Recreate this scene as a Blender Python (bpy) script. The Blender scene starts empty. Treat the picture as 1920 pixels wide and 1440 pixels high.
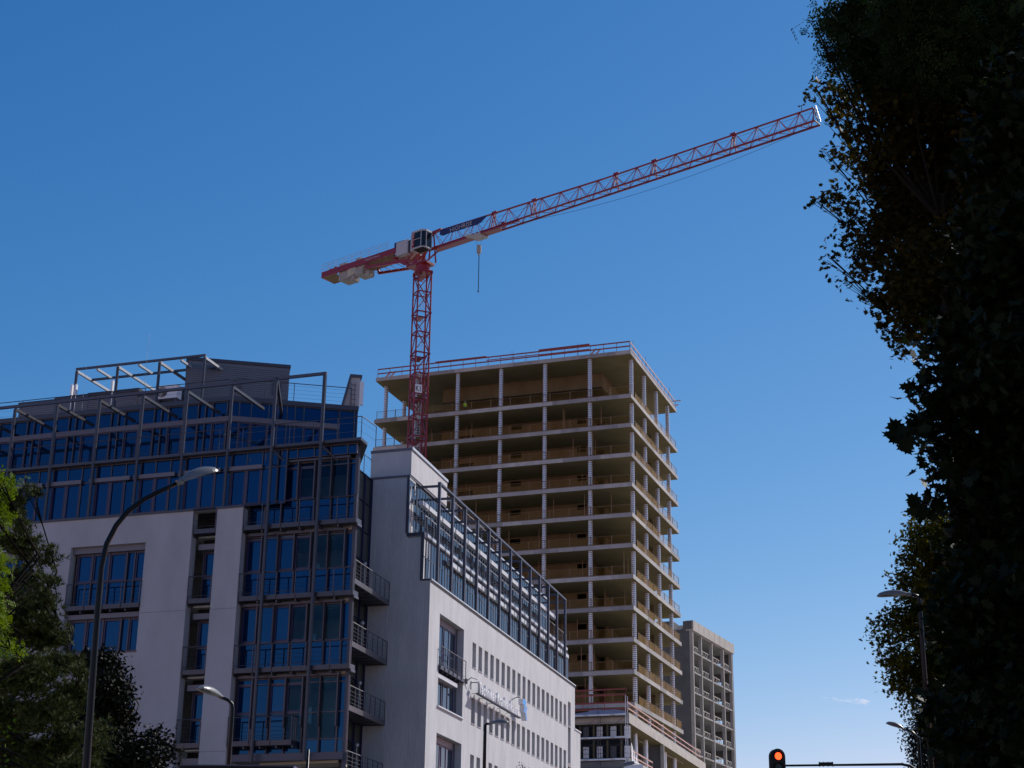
import bpy, math, random
import numpy as np
from mathutils import Vector, Matrix
random.seed(7); rng = np.random.default_rng(11)
S = bpy.context.scene; COL = S.collection
R = math.radians

# ------------------------------------------------------------ camera, sky, sun, exposure
PITCH, ROLL, CAMZ = R(19.85), R(0.80), 1.6
cd = bpy.data.cameras.new("camera"); cam = bpy.data.objects.new("camera", cd); COL.objects.link(cam)
cd.sensor_width = 36; cd.lens = 36 * 3085 / 1920; cd.clip_start = 0.1; cd.clip_end = 6000
cam.matrix_world = Matrix.Translation((0, 0, CAMZ)) @ Matrix.Rotation(math.pi / 2 + PITCH, 4, 'X') @ Matrix.Rotation(ROLL, 4, 'Z')
S.camera = cam
SUN_AZ, SUN_EL = R(40), R(40)            # azimuth measured from +X towards +Y
w = bpy.data.worlds.new("World"); S.world = w; w.use_nodes = True
nt = w.node_tree; bg = nt.nodes['Background']
sky = nt.nodes.new('ShaderNodeTexSky'); sky.sky_type = 'NISHITA'; sky.sun_disc = False
sky.sun_elevation = SUN_EL; sky.sun_rotation = math.pi / 2 - SUN_AZ
sky.altitude = 520; sky.air_density = 1.0; sky.dust_density = 0.15; sky.ozone_density = 5.0
# one colour grade for the whole sky: the deep, saturated autumn blue of the photograph
N_ = nt.nodes.new; sc0 = N_('ShaderNodeVectorMath'); sc0.operation = 'SCALE'; sc0.inputs[3].default_value = 0.1; nt.links.new(sky.outputs[0], sc0.inputs[0])
sep = N_('ShaderNodeSeparateXYZ'); nt.links.new(sc0.outputs[0], sep.inputs[0]); cmb = N_('ShaderNodeCombineXYZ')
for i_, (g_, k_) in enumerate(((2.05, 3.75), (1.20, 1.12), (0.82, 0.91))):
    lo = N_('ShaderNodeMath'); lo.operation = 'MINIMUM'; lo.inputs[1].default_value = 1; hi = N_('ShaderNodeMath'); hi.operation = 'MAXIMUM'; hi.inputs[1].default_value = 1
    pw = N_('ShaderNodeMath'); pw.operation = 'POWER'; pw.inputs[1].default_value = g_; m1 = N_('ShaderNodeMath'); m1.operation = 'MULTIPLY'; m2 = N_('ShaderNodeMath'); m2.operation = 'MULTIPLY'; m2.inputs[1].default_value = k_ * 10
    nt.links.new(sep.outputs[i_], lo.inputs[0]); nt.links.new(sep.outputs[i_], hi.inputs[0]); nt.links.new(lo.outputs[0], pw.inputs[0]); nt.links.new(pw.outputs[0], m1.inputs[0]); nt.links.new(hi.outputs[0], m1.inputs[1])
    nt.links.new(m1.outputs[0], m2.inputs[0]); nt.links.new(m2.outputs[0], cmb.inputs[i_])
nt.links.new(cmb.outputs[0], bg.inputs[0]); bg.inputs[1].default_value = 0.10
sl = bpy.data.lights.new("sun", 'SUN'); sl.energy = 4.0; sl.angle = R(0.53); sl.color = (1.0, 0.955, 0.90)
sun = bpy.data.objects.new("sun", sl); COL.objects.link(sun)
sd = Vector((math.cos(SUN_EL) * math.cos(SUN_AZ), math.cos(SUN_EL) * math.sin(SUN_AZ), math.sin(SUN_EL)))
sun.rotation_euler = sd.to_track_quat('Z', 'Y').to_euler(); sun.location = (60, 50, 80)
S.view_settings.view_transform = 'Standard'; S.view_settings.look = 'None'
S.view_settings.exposure = 0.12; S.view_settings.gamma = 1.0; S.view_settings.use_curve_mapping = False
try: S.cycles.max_bounces = 8; S.cycles.volume_bounces = 5; S.cycles.transparent_max_bounces = 24
except Exception: pass

# ------------------------------------------------------------ helpers
_cp, _sp, _c, _s = math.cos(PITCH), math.sin(PITCH), math.cos(ROLL), math.sin(ROLL)
def at(x, y, D):                          # the world point seen at (x, y), D metres away along the ground
    a, b = (x - 960) / 3085, (y - 720) / 3085
    a, b = _c * a + _s * b, -_s * a + _c * b
    v = Vector((a, _sp * b + _cp, -_cp * b + _sp))
    t = D / math.hypot(v.x, v.y)
    return Vector((0, 0, CAMZ)) + v * t

class Fr:                                 # a facade frame: u along it, w out of it, z up
    def __init__(s, o, ang):
        s.o = (o[0], o[1]); s.ang = ang; a = R(ang); s.u = (math.cos(a), math.sin(a)); s.n = (s.u[1], -s.u[0])
    def __call__(s, u, w, z): return Vector((s.o[0] + s.u[0] * u + s.n[0] * w, s.o[1] + s.u[1] * u + s.n[1] * w, z))

OFF = {}
class MB:
    def __init__(s): s.v = []; s.f = []; s.m = []; s.mi = 0
    def poly(s, pts):
        n = len(s.v); s.v += [tuple(p) for p in pts]; s.f.append(tuple(range(n, n + len(pts)))); s.m.append(s.mi)
    def hexa(s, p):                       # p: 4 bottom, 4 top
        n = len(s.v); s.v += [tuple(q) for q in p]
        for f in ((3, 2, 1, 0), (4, 5, 6, 7), (0, 1, 5, 4), (1, 2, 6, 5), (2, 3, 7, 6), (3, 0, 4, 7)):
            s.f.append(tuple(n + i for i in f)); s.m.append(s.mi)
    def fbox(s, fr, u0, u1, w0, w1, z0, z1):
        a = [(u0, w1), (u1, w1), (u1, w0), (u0, w0)]
        s.hexa([fr(u, w, z0) for u, w in a] + [fr(u, w, z1) for u, w in a])
    def box(s, x0, x1, y0, y1, z0, z1):
        s.hexa([(x0, y0, z0), (x1, y0, z0), (x1, y1, z0), (x0, y1, z0), (x0, y0, z1), (x1, y0, z1), (x1, y1, z1), (x0, y1, z1)])
    def prism(s, pts, z0, z1, side=None):
        n = len(s.v); k = len(pts)
        s.v += [(p[0], p[1], z0) for p in pts] + [(p[0], p[1], z1) for p in pts]
        mi = s.mi
        s.f.append(tuple(range(n + k - 1, n - 1, -1))); s.m.append(mi)
        s.f.append(tuple(range(n + k, n + 2 * k))); s.m.append(mi)
        for i in range(k):
            j = (i + 1) % k; s.f.append((n + i, n + j, n + k + j, n + k + i)); s.m.append(mi if side is None else side)
    def bar(s, p, q, a, b=None, up=(0, 0, 1)):   # rectangular bar, a wide sideways, b high
        b = b or a; p, q = Vector(p), Vector(q); d = (q - p).normalized(); u = Vector(up)
        if abs(d.dot(u)) > .98: u = Vector((0, 1, 0))
        x = d.cross(u).normalized(); y = x.cross(d)
        x *= a / 2; y *= b / 2
        s.hexa([p - x - y, p + x - y, q + x - y, q - x - y, p - x + y, p + x + y, q + x + y, q - x + y])
    def tube(s, p, q, r0, r1=None, n=8, cap=True):
        r1 = r0 if r1 is None else r1; p, q = Vector(p), Vector(q); d = (q - p).normalized()
        u = Vector((0, 0, 1)) if abs(d.z) < .95 else Vector((1, 0, 0))
        x = d.cross(u).normalized(); y = x.cross(d); k = len(s.v)
        for c, r in ((p, r0), (q, r1)):
            for i in range(n):
                a = 2 * math.pi * i / n; s.v.append(tuple(c + x * (math.cos(a) * r) + y * (math.sin(a) * r)))
        for i in range(n):
            j = (i + 1) % n; s.f.append((k + i, k + n + i, k + n + j, k + j)); s.m.append(s.mi)
        if cap:
            s.f.append(tuple(range(k, k + n))); s.f.append(tuple(range(k + 2 * n - 1, k + n - 1, -1))); s.m += [s.mi, s.mi]
    def path(s, pts, rad, n=8):
        pts = [Vector(p) for p in pts]; k = len(s.v)
        if not hasattr(rad, '__len__'): rad = [rad] * len(pts)
        x = None
        for i, p in enumerate(pts):
            d = (pts[min(i + 1, len(pts) - 1)] - pts[max(i - 1, 0)]).normalized()
            if x is None:
                u = Vector((0, 0, 1)) if abs(d.z) < .9 else Vector((1, 0, 0)); x = d.cross(u).normalized()
            x = (x - d * x.dot(d)).normalized(); y = x.cross(d)
            for j in range(n):
                a = 2 * math.pi * j / n; s.v.append(tuple(p + x * (math.cos(a) * rad[i]) + y * (math.sin(a) * rad[i])))
        for i in range(len(pts) - 1):
            for j in range(n):
                l = (j + 1) % n; s.f.append((k + i * n + j, k + (i + 1) * n + j, k + (i + 1) * n + l, k + i * n + l)); s.m.append(s.mi)
        s.f.append(tuple(range(k, k + n))); e = k + (len(pts) - 1) * n; s.f.append(tuple(range(e + n - 1, e - 1, -1))); s.m += [s.mi, s.mi]
    def lathe(s, c, prof, n=12):
        k = len(s.v)
        for r, z in prof:
            for i in range(n):
                a = 2 * math.pi * i / n; s.v.append((c[0] + r * math.cos(a), c[1] + r * math.sin(a), c[2] + z))
        for i in range(len(prof) - 1):
            for j in range(n):
                l = (j + 1) % n; s.f.append((k + i * n + j, k + i * n + l, k + (i + 1) * n + l, k + (i + 1) * n + j)); s.m.append(s.mi)
        e = k + (len(prof) - 1) * n
        s.f.append(tuple(range(k + n - 1, k - 1, -1))); s.f.append(tuple(range(e, e + n))); s.m += [s.mi, s.mi]
    def mesh(s, name, mats, off=(0, 0, 0), smooth=False):
        me = bpy.data.meshes.new(name); o = Vector(off)
        me.from_pydata([(v[0] - o.x, v[1] - o.y, v[2] - o.z) for v in s.v], [], s.f)
        for m in (mats if isinstance(mats, (list, tuple)) else [mats]): me.materials.append(m)
        if any(s.m): me.polygons.foreach_set('material_index', s.m)
        if smooth: me.polygons.foreach_set('use_smooth', [True] * len(s.f))
        me.update(); return me
    def build(s, name, mats, parent=None, loc=None, smooth=False, **kw):
        off = OFF[parent.name] if parent else Vector(loc if loc is not None else (0, 0, 0))
        o = bpy.data.objects.new(name, s.mesh(name, mats, off, smooth)); COL.objects.link(o)
        if parent: o.parent = parent
        else: o.location = off
        OFF[o.name] = Vector(off); tag(o, **kw); return o
def tag(o, label=None, cat=None, group=None, kind=None):
    if label: o['label'] = label
    if cat: o['category'] = cat
    if group: o['group'] = group
    if kind: o['kind'] = kind
    return o
def thing(name, label, cat, loc, group=None):
    o = bpy.data.objects.new(name, None); COL.objects.link(o); o.location = loc; o.empty_display_size = .5
    OFF[o.name] = Vector(loc); return tag(o, label, cat, group)
def inst(me, name, parent, loc, rz=0, scale=None):
    o = bpy.data.objects.new(name, me); COL.objects.link(o)
    o.parent = parent; o.location = Vector(loc) - OFF[parent.name]; o.rotation_euler = (0, 0, rz)
    if scale: o.scale = scale
    OFF[o.name] = Vector(loc); return o

# ------------------------------------------------------------ materials
def mat(name, col, rough=.6, metal=0, noise=0, nscale=3, bump=0, bscale=20, spec=.5, stretch=None, var=0, coat=0, emis=None, ior=None, tint=None):
    m = bpy.data.materials.new(name); m.use_nodes = True; t = m.node_tree; b = t.nodes['Principled BSDF']; N = t.nodes.new; L = t.links.new
    b.inputs['Base Color'].default_value = (*col, 1); b.inputs['Roughness'].default_value = rough; b.inputs['Metallic'].default_value = metal
    b.inputs['Specular IOR Level'].default_value = spec; b.inputs['Coat Weight'].default_value = coat; b.inputs['Coat Roughness'].default_value = .18
    if ior: b.inputs['IOR'].default_value = ior
    if tint: b.inputs['Specular Tint'].default_value = (*tint, 1)
    if emis: b.inputs['Emission Color'].default_value = (*emis[0], 1); b.inputs['Emission Strength'].default_value = emis[1]
    if noise or bump:
        tc = N('ShaderNodeTexCoord'); mp = N('ShaderNodeMapping'); L(tc.outputs['Object'], mp.inputs[0])
        if stretch: mp.inputs['Scale'].default_value = stretch
    if noise:
        n1 = N('ShaderNodeTexNoise'); n1.inputs['Scale'].default_value = nscale; n1.inputs['Detail'].default_value = 8; n1.inputs['Roughness'].default_value = .65
        L(mp.outputs[0], n1.inputs['Vector'])
        r = N('ShaderNodeMapRange'); r.inputs[1].default_value = .3; r.inputs[2].default_value = .7; r.inputs[3].default_value = 1 - noise; r.inputs[4].default_value = 1 + noise * .6
        L(n1.outputs[0], r.inputs[0]); mx = N('ShaderNodeMix'); mx.data_type = 'RGBA'; mx.blend_type = 'MULTIPLY'; mx.inputs[0].default_value = 1
        mx.inputs[6].default_value = (*col, 1); L(r.outputs[0], mx.inputs[7]); out = mx.outputs[2]
    else: out = None
    if var:
        oi = N('ShaderNodeObjectInfo'); r2 = N('ShaderNodeMapRange'); r2.inputs[3].default_value = 1 - var; r2.inputs[4].default_value = 1 + var; L(oi.outputs['Random'], r2.inputs[0])
        m2 = N('ShaderNodeMix'); m2.data_type = 'RGBA'; m2.blend_type = 'MULTIPLY'; m2.inputs[0].default_value = 1; m2.inputs[6].default_value = (*col, 1)
        if out: L(out, m2.inputs[6])
        L(r2.outputs[0], m2.inputs[7]); out = m2.outputs[2]
    if out: L(out, b.inputs['Base Color'])
    if bump:
        n2 = N('ShaderNodeTexNoise'); n2.inputs['Scale'].default_value = bscale; n2.inputs['Detail'].default_value = 6; L(mp.outputs[0], n2.inputs['Vector'])
        bp = N('ShaderNodeBump'); bp.inputs['Strength'].default_value = bump; bp.inputs['Distance'].default_value = .05; L(n2.outputs[0], bp.inputs['Height']); L(bp.outputs[0], b.inputs['Normal'])
    return m
M = {}
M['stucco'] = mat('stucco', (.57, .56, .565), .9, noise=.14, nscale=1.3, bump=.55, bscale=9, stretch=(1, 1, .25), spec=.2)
M['stucco_front'] = mat('stucco_front', (.41, .402, .42), .9, noise=.15, nscale=.55, bump=.12, bscale=12, spec=.2, stretch=(1, 1, .45))  # same paint as the sunlit stucco, with the front's shade put into the colour
M['cap'] = mat('cap_metal', (.62, .62, .62), .35, .3)
M['cladding'] = mat('cladding', (.16, .155, .17), .4, .6, noise=.06, nscale=2)
M['steel'] = mat('steel', (.062, .060, .076), .35, .3, noise=.1, nscale=4)
M['steel_light'] = mat('steel_light', (.42, .42, .43), .4, .3)
M['steel_dark'] = mat('steel_dark', (.075, .080, .11), .45, .3)
M['mullion'] = mat('mullion', (.085, .075, .09), .4, .4)
M['sash'] = mat('sash', (.018, .016, .075), .4)
M['band'] = mat('band', (.15, .145, .17), .5, .2)
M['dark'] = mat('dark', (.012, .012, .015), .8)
M['cable'] = mat('cable', (.35, .34, .35), .3, .8)
M['soffit'] = mat('soffit', (.42, .39, .30), .8)  # beige that carries the warm light seen on the bay underside
M['shutter'] = mat('shutter', (.10, .10, .12), .5, .2)
M['blind'] = mat('blind', (.75, .78, .80), .8, noise=.04, nscale=5)
M['interior'] = mat('interior', (.8, .82, .8), .9, noise=.1, nscale=1)
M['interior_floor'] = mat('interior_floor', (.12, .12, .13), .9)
M['shade_box'] = mat('shade_box', (.62, .63, .64), .45, .1, noise=.04)
M['slot_glass'] = mat('slot_glass', (.20, .185, .19), .45, .1, var=.15)
def glass(name, base, tint, ior, transp=0, tcol=(.4, .55, .6)):
    m = mat(name, base, .03, spec=.5, ior=ior, tint=tint, var=.45)
    if transp:
        t = m.node_tree; b = t.nodes['Principled BSDF']; o = t.nodes['Material Output']
        tr = t.nodes.new('ShaderNodeBsdfTransparent'); tr.inputs[0].default_value = (*tcol, 1)
        mx = t.nodes.new('ShaderNodeMixShader'); mx.inputs[0].default_value = transp
        t.links.new(b.outputs[0], mx.inputs[1]); t.links.new(tr.outputs[0], mx.inputs[2]); t.links.new(mx.outputs[0], o.inputs[0])
    t = m.node_tree; b = t.nodes['Principled BSDF']      # slight waviness of real panes
    tc = t.nodes.new('ShaderNodeTexCoord'); n = t.nodes.new('ShaderNodeTexNoise'); n.inputs['Scale'].default_value = .9; n.inputs['Detail'].default_value = 1
    bp = t.nodes.new('ShaderNodeBump'); bp.inputs['Strength'].default_value = .08; bp.inputs['Distance'].default_value = .03
    t.links.new(tc.outputs['Object'], n.inputs['Vector']); t.links.new(n.outputs[0], bp.inputs['Height']); t.links.new(bp.outputs[0], b.inputs['Normal'])
    return m
M['glass'] = glass('glass', (.001, .008, .035), (.16, .50, 1), 1.85)
M['glass_clear'] = glass('glass_clear', (.002, .01, .03), (.25, .6, 1), 1.75, .68, (.55, .82, .88))
M['glass_kr'] = glass('glass_side', (.004, .010, .022), (.7, .85, 1), 1.8)
M['glass_green'] = glass('glass_green', (.045, .052, .045), (.4, .5, .45), 1.45)
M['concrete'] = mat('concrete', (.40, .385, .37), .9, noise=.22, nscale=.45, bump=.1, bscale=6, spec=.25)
M['concrete_soffit'] = mat('concrete_soffit', (.22, .178, .088), .9, noise=.18, nscale=.35, spec=.2)  # warm bounce glow and underside shade put into the concrete colour
M['concrete_core'] = mat('concrete_core', (.17, .138, .078), .9, noise=.25, nscale=.5, stretch=(1, 1, .35), spec=.2)  # inner concrete darkened and yellowed to carry interior shade and warm glow
M['concrete_dark'] = mat('concrete_dark', (.16, .16, .165), .9, noise=.22, nscale=.5, bump=.1, bscale=5, spec=.25)
M['concrete_light'] = mat('concrete_light', (.50, .47, .42), .9, noise=.18, nscale=.8, spec=.2)
M['galv'] = mat('galvanised', (.74, .75, .78), .35, .45, noise=.06, nscale=6)
M['crane'] = mat('crane_red', (.24, .004, .007), .4, noise=.15, nscale=5, coat=.55, spec=.4)
M['rail_red'] = mat('rail_red', (.26, .045, .04), .6, noise=.2, nscale=3)
M['rail_lit'] = mat('formwork_beam', (.50, .30, .24), .6, noise=.25, nscale=6)  # the red rails again, with sunlit paleness put into the colour
M['grey_paint'] = mat('grey_paint', (.42, .42, .44), .45)
M['white_paint'] = mat('white_paint', (.80, .80, .81), .5, noise=.05)
M['weight'] = mat('ballast', (.34, .33, .31), .9, noise=.2, nscale=2)
M['navy'] = mat('navy', (.018, .025, .10), .6)
M['letter_grey'] = mat('letter_grey', (.40, .40, .44), .6)
M['black'] = mat('black', (.008, .008, .009), .6)
M['cyan'] = mat('sign_blue', (.05, .33, .80), .4)
M['lamp_pole'] = mat('lamp_pole', (.006, .005, .005), .33, 0, spec=.22)
M['lamp_head'] = mat('lamp_head', (.17, .165, .16), .38, .1)
M['lamp_glass'] = mat('lamp_glass', (.06, .062, .05), .3)
M['soil'] = mat('ground', (.28, .24, .20), .95, noise=.2, nscale=.3)
M['asphalt'] = mat('asphalt', (.05, .05, .052), .9, noise=.2, nscale=2, bump=.2, bscale=60)
M['paving'] = mat('paving', (.22, .21, .20), .9, noise=.15, nscale=2)
M['marking'] = mat('marking', (.75, .75, .72), .7, noise=.1, nscale=8)
M['bark'] = mat('bark', (.014, .011, .008), .95, spec=.08, noise=.3, nscale=6, bump=.5, bscale=30)
M['sheet'] = mat('sheet', (.30, .29, .34), .5, noise=.15, nscale=3)
M['red_light'] = mat('red_light', (.8, .05, .01), .3, emis=((1, .06, .01), 3.2))
M['lens_dark'] = mat('lens_dark', (.01, .01, .01), .15)
M['red_txt'] = mat('red_txt', (.5, .03, .03), .6); M['yellow_txt'] = mat('yellow_txt', (.7, .35, .03), .6); M['blue_txt'] = mat('blue_txt', (.03, .15, .5), .6)
M['hivis'] = mat('hivis', (.45, .75, .05), .6); M['skin'] = mat('skin', (.45, .27, .19), .6); M['trousers'] = mat('trousers', (.03, .03, .05), .8)
M['timber'] = mat('timber', (.22, .15, .08), .8, noise=.3, nscale=4)
M['yellow_wall'] = mat('yellow_wall', (.55, .36, .06), .8, noise=.15, nscale=1)
def mesh_mat(name, col, dens):
    m = mat(name, col, .6); t = m.node_tree; b = t.nodes['Principled BSDF']; o = t.nodes['Material Output']
    tr = t.nodes.new('ShaderNodeBsdfTransparent'); mx = t.nodes.new('ShaderNodeMixShader'); mx.inputs[0].default_value = dens
    t.links.new(tr.outputs[0], mx.inputs[1]); t.links.new(b.outputs[0], mx.inputs[2]); t.links.new(mx.outputs[0], o.inputs[0]); return m
M['barrier'] = mesh_mat('barrier_mesh', (.30, .15, .008), .13); M['barrier_b'] = mesh_mat('barrier_mesh_b', (.36, .19, .008), .36)  # one yellow mesh: shade painted into the first, sunlight into the second
M['net'] = mesh_mat('scaffold_net', (.08, .10, .11), .55)
M['grate'] = mesh_mat('steel_grating', (.07, .07, .08), .8)
def leaf_mat(name, c1, c2, trans=.35):
    m = bpy.data.materials.new(name); m.use_nodes = True; t = m.node_tree; N = t.nodes.new; L = t.links.new
    b = t.nodes['Principled BSDF']; o = t.nodes['Material Output']; b.inputs['Roughness'].default_value = .6; b.inputs['Specular IOR Level'].default_value = .12
    g = N('ShaderNodeNewGeometry'); r = N('ShaderNodeValToRGB'); r.color_ramp.elements[0].color = (*c1, 1); r.color_ramp.elements[1].color = (*c2, 1)
    L(g.outputs['Random Per Island'], r.inputs[0]); L(r.outputs[0], b.inputs['Base Color'])
    tl = N('ShaderNodeBsdfTranslucent'); h = N('ShaderNodeMix'); h.data_type = 'RGBA'; h.blend_type = 'MULTIPLY'; h.inputs[0].default_value = 1
    h.inputs[7].default_value = (1.0, 1.0, .35, 1); L(r.outputs[0], h.inputs[6]); L(h.outputs[2], tl.inputs[0])
    mx = N('ShaderNodeMixShader'); mx.inputs[0].default_value = trans; L(b.outputs[0], mx.inputs[1]); L(tl.outputs[0], mx.inputs[2]); L(mx.outputs[0], o.inputs[0]); return m
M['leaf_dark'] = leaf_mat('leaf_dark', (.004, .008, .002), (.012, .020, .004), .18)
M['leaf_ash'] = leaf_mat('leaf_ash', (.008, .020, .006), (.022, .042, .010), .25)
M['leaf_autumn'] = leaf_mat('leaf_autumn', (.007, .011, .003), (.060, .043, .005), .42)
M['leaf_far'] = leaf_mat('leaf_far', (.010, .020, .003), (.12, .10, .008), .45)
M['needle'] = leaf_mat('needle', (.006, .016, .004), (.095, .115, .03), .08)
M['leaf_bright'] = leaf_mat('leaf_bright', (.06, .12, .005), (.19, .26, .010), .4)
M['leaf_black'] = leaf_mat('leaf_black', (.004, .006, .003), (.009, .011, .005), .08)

# ------------------------------------------------------------ frames of the place
KL = Fr((-7.1051, 73.6581), -18.24)       # office front, balcony line
KR = Fr((-4.459, 91.13), 74.8)            # office side in the sun
KF = Fr((-4.459, 91.13), -18.24)          # front of the white block
F5 = Fr(KF(-3.9, 0, 0)[:2], 74.8)         # glass strip beside the white block
U = Fr(KL(-8.87, -3.6, 0)[:2], 12.0)      # turned part of the top storey
TL = Fr((14.562, 189.441), -19.5); TR = Fr((14.562, 189.441), 70.5)
J = Fr((-5.5905, 187.1445), -38.87)
PR = Fr((13.031, 177.522), 73.0); PL = Fr((13.031, 177.522), -19.5)
E2 = Fr((25.815, 228.547), 65.3); E1 = Fr((25.815, 228.547), -22)

# ------------------------------------------------------------ ground
def sheet(name, x0, x1, y0, y1, z, m, label=None):
    b = MB(); b.poly([(x0, y0, z), (x1, y0, z), (x1, y1, z), (x0, y1, z)]); return b.build(name, m, kind='structure')
sheet('ground', -1500, 1500, -1500, 1500, 0, M['soil'])
rb = MB(); rb.poly([(-3, -60, .004), (13, -60, .004), (22, 170, .004), (6, 170, .004)]); rb.build('road', M['asphalt'], kind='structure')
pb = MB(); pb.hexa([(-7, -60, 0), (-3.1, -60, 0), (5.9, 170, 0), (2, 170, 0), (-7, -60, .13), (-3.1, -60, .13), (5.9, 170, .13), (2, 170, .13)])
pb.hexa([(13.1, -60, 0), (17, -60, 0), (26, 170, 0), (22.1, 170, 0), (13.1, -60, .13), (17, -60, .13), (26, 170, .13), (22.1, 170, .13)]); pb.build('pavement', M['paving'], kind='structure')
mb = MB()
for i in range(24):
    y = -40 + i * 9; x = 5 + (y + 60) * 9 / 230
    mb.poly([(x - .07, y, .008), (x + .07, y, .008), (x + .19, y + 3, .008), (x + .05, y + 3, .008)])
mb.build('road_marking', M['marking'], kind='structure')

# ------------------------------------------------------------ wall with openings
def wall_holes(b, fr, u0, u1, z0, z1, holes, w=0, th=.45, caps=True):
    us = sorted({u0, u1, *[h[0] for h in holes], *[h[1] for h in holes]}); zs = sorted({z0, z1, *[h[2] for h in holes], *[h[3] for h in holes]})
    us = [u for u in us if u0 <= u <= u1]; zs = [z for z in zs if z0 <= z <= z1]
    for i in range(len(us) - 1):
        for j in range(len(zs) - 1):
            cu, cz = (us[i] + us[i + 1]) / 2, (zs[j] + zs[j + 1]) / 2
            if any(h[0] < cu < h[1] and h[2] < cz < h[3] for h in holes): continue
            b.poly([fr(us[i], w, zs[j]), fr(us[i + 1], w, zs[j]), fr(us[i + 1], w, zs[j + 1]), fr(us[i], w, zs[j + 1])])
            b.poly([fr(us[i + 1], w - th, zs[j]), fr(us[i], w - th, zs[j]), fr(us[i], w - th, zs[j + 1]), fr(us[i + 1], w - th, zs[j + 1])])
    for a, c, e, g in holes:
        e2, g2 = max(e, z0), min(g, z1)
        b.poly([fr(a, w, e2), fr(a, w, g2), fr(a, w - th, g2), fr(a, w - th, e2)]); b.poly([fr(c, w, g2), fr(c, w, e2), fr(c, w - th, e2), fr(c, w - th, g2)])
        if e >= z0: b.poly([fr(a, w, e), fr(a, w - th, e), fr(c, w - th, e), fr(c, w, e)])
        if g <= z1 - .001: b.poly([fr(a, w, g), fr(c, w, g), fr(c, w - th, g), fr(a, w - th, g)])
    if caps:
        b.poly([fr(u0, w, z0), fr(u0, w, z1), fr(u0, w - th, z1), fr(u0, w - th, z0)]); b.poly([fr(u1, w, z1), fr(u1, w, z0), fr(u1, w - th, z0), fr(u1, w - th, z1)])
        b.poly([fr(u0, w, z1), fr(u1, w, z1), fr(u1, w - th, z1), fr(u0, w - th, z1)])

# ============================================================ OFFICE BUILDING
OB = thing('office_building', 'white rendered office block with blue glass upper storeys and steel frame', 'building', KL(-8, -12, 0))
b = MB()
holes = [(-8.5, -7.22, 0, 22.5), (-15.05, -10.95, 15.85, 21.08), (-15.05, -10.95, 9.2, 14.36), (-21.3, -17.2, 15.85, 21.08), (-21.3, -17.2, 9.2, 14.36)]
wall_holes(b, KL, -34, -5.85, 0, 22.45, holes, 0, .5)
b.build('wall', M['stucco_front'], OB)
for z in (11.05, 17.6):
    b = MB(); b.fbox(KL, -7.21, -5.86, .0, .004, z, z + .02); b.fbox(KL, -10.9, -8.52, .0, .004, z + .02, z + .04); b.build('joint', M['band'], OB)
b = MB(); b.fbox(KL, -34.05, -8.5, -.52, .05, 22.452, 22.56); b.fbox(KL, -7.24, -5.82, -.52, .05, 22.452, 22.56); b.build('parapet_cap', M['steel'], OB)
# inner mass of the left wing: storeys, back walls
b = MB()
foot = [KL(-34, -.75, 0), KL(-.42, -.75, 0), F5(-5, -.3, 0), KF(-3.9, -.5, 0), KR(6, -9, 0), KL(-34, -20, 0)]
foot_in = [KL(-34, -4.5, 0), KL(-2.6, -4.5, 0), F5(-5, -1.0, 0), KF(-4.5, -.5, 0), KR(6, -9, 0), KL(-34, -20, 0)]
b.prism(foot_in, .1, 25.1); b.build('core_wall', M['interior'], OB)
for z in (21.3, 17.9, 14.54, 11.2):
    b = MB(); b.prism(foot, z, z + .24); b.build('floor_slab', M['interior'], OB)
# bay side wall (turned away from the street)
b = MB(); p0, p1 = KL(-.22, -.62, 0), F5(-5, 0, 0); b.hexa([p0, p0 + Vector((-.2, 0, 0)), p1 + Vector((-.2, 0, 0)), p1, p0 + Vector((0, 0, 25.19)), p0 + Vector((-.2, 0, 25.19)), p1 + Vector((-.2, 0, 25.19)), p1 + Vector((0, 0, 25.19))])
b.fbox(U, 6.35, 6.5, -7, -.06, 25.43, 29.27)
b.hexa([Vector(v) for v in (p1, p1 + Vector((-.2, 0, 0)), F5(0, -.2, 0), F5(0, 0, 0))] + [Vector(v) + Vector((0, 0, 28.9)) for v in (p1, p1 + Vector((-.2, 0, 0)), F5(0, -.2, 0), F5(0, 0, 0))])
b.build('side_wall', M['steel_dark'], OB)

def pane(fr, u0, u1, z0, z1, w, m, parent, name='pane'):
    b = MB(); t = [random.uniform(-.006, .006) for _ in range(4)]
    b.poly([fr(u0, w + t[0], z0), fr(u1, w + t[1], z0), fr(u1, w + t[2], z1), fr(u0, w + t[2] - t[1] + t[0], z1)])
    return b.build(name, m, parent)
def sash(b, fr, u0, u1, z0, z1, w, t=.09, d=.05):
    b.fbox(fr, u0, u0 + t, w, w + d, z0, z1); b.fbox(fr, u1 - t, u1, w, w + d, z0, z1)
    b.fbox(fr, u0 + t, u1 - t, w, w + d, z0, z0 + t); b.fbox(fr, u0 + t, u1 - t, w, w + d, z1 - t, z1)

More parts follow.
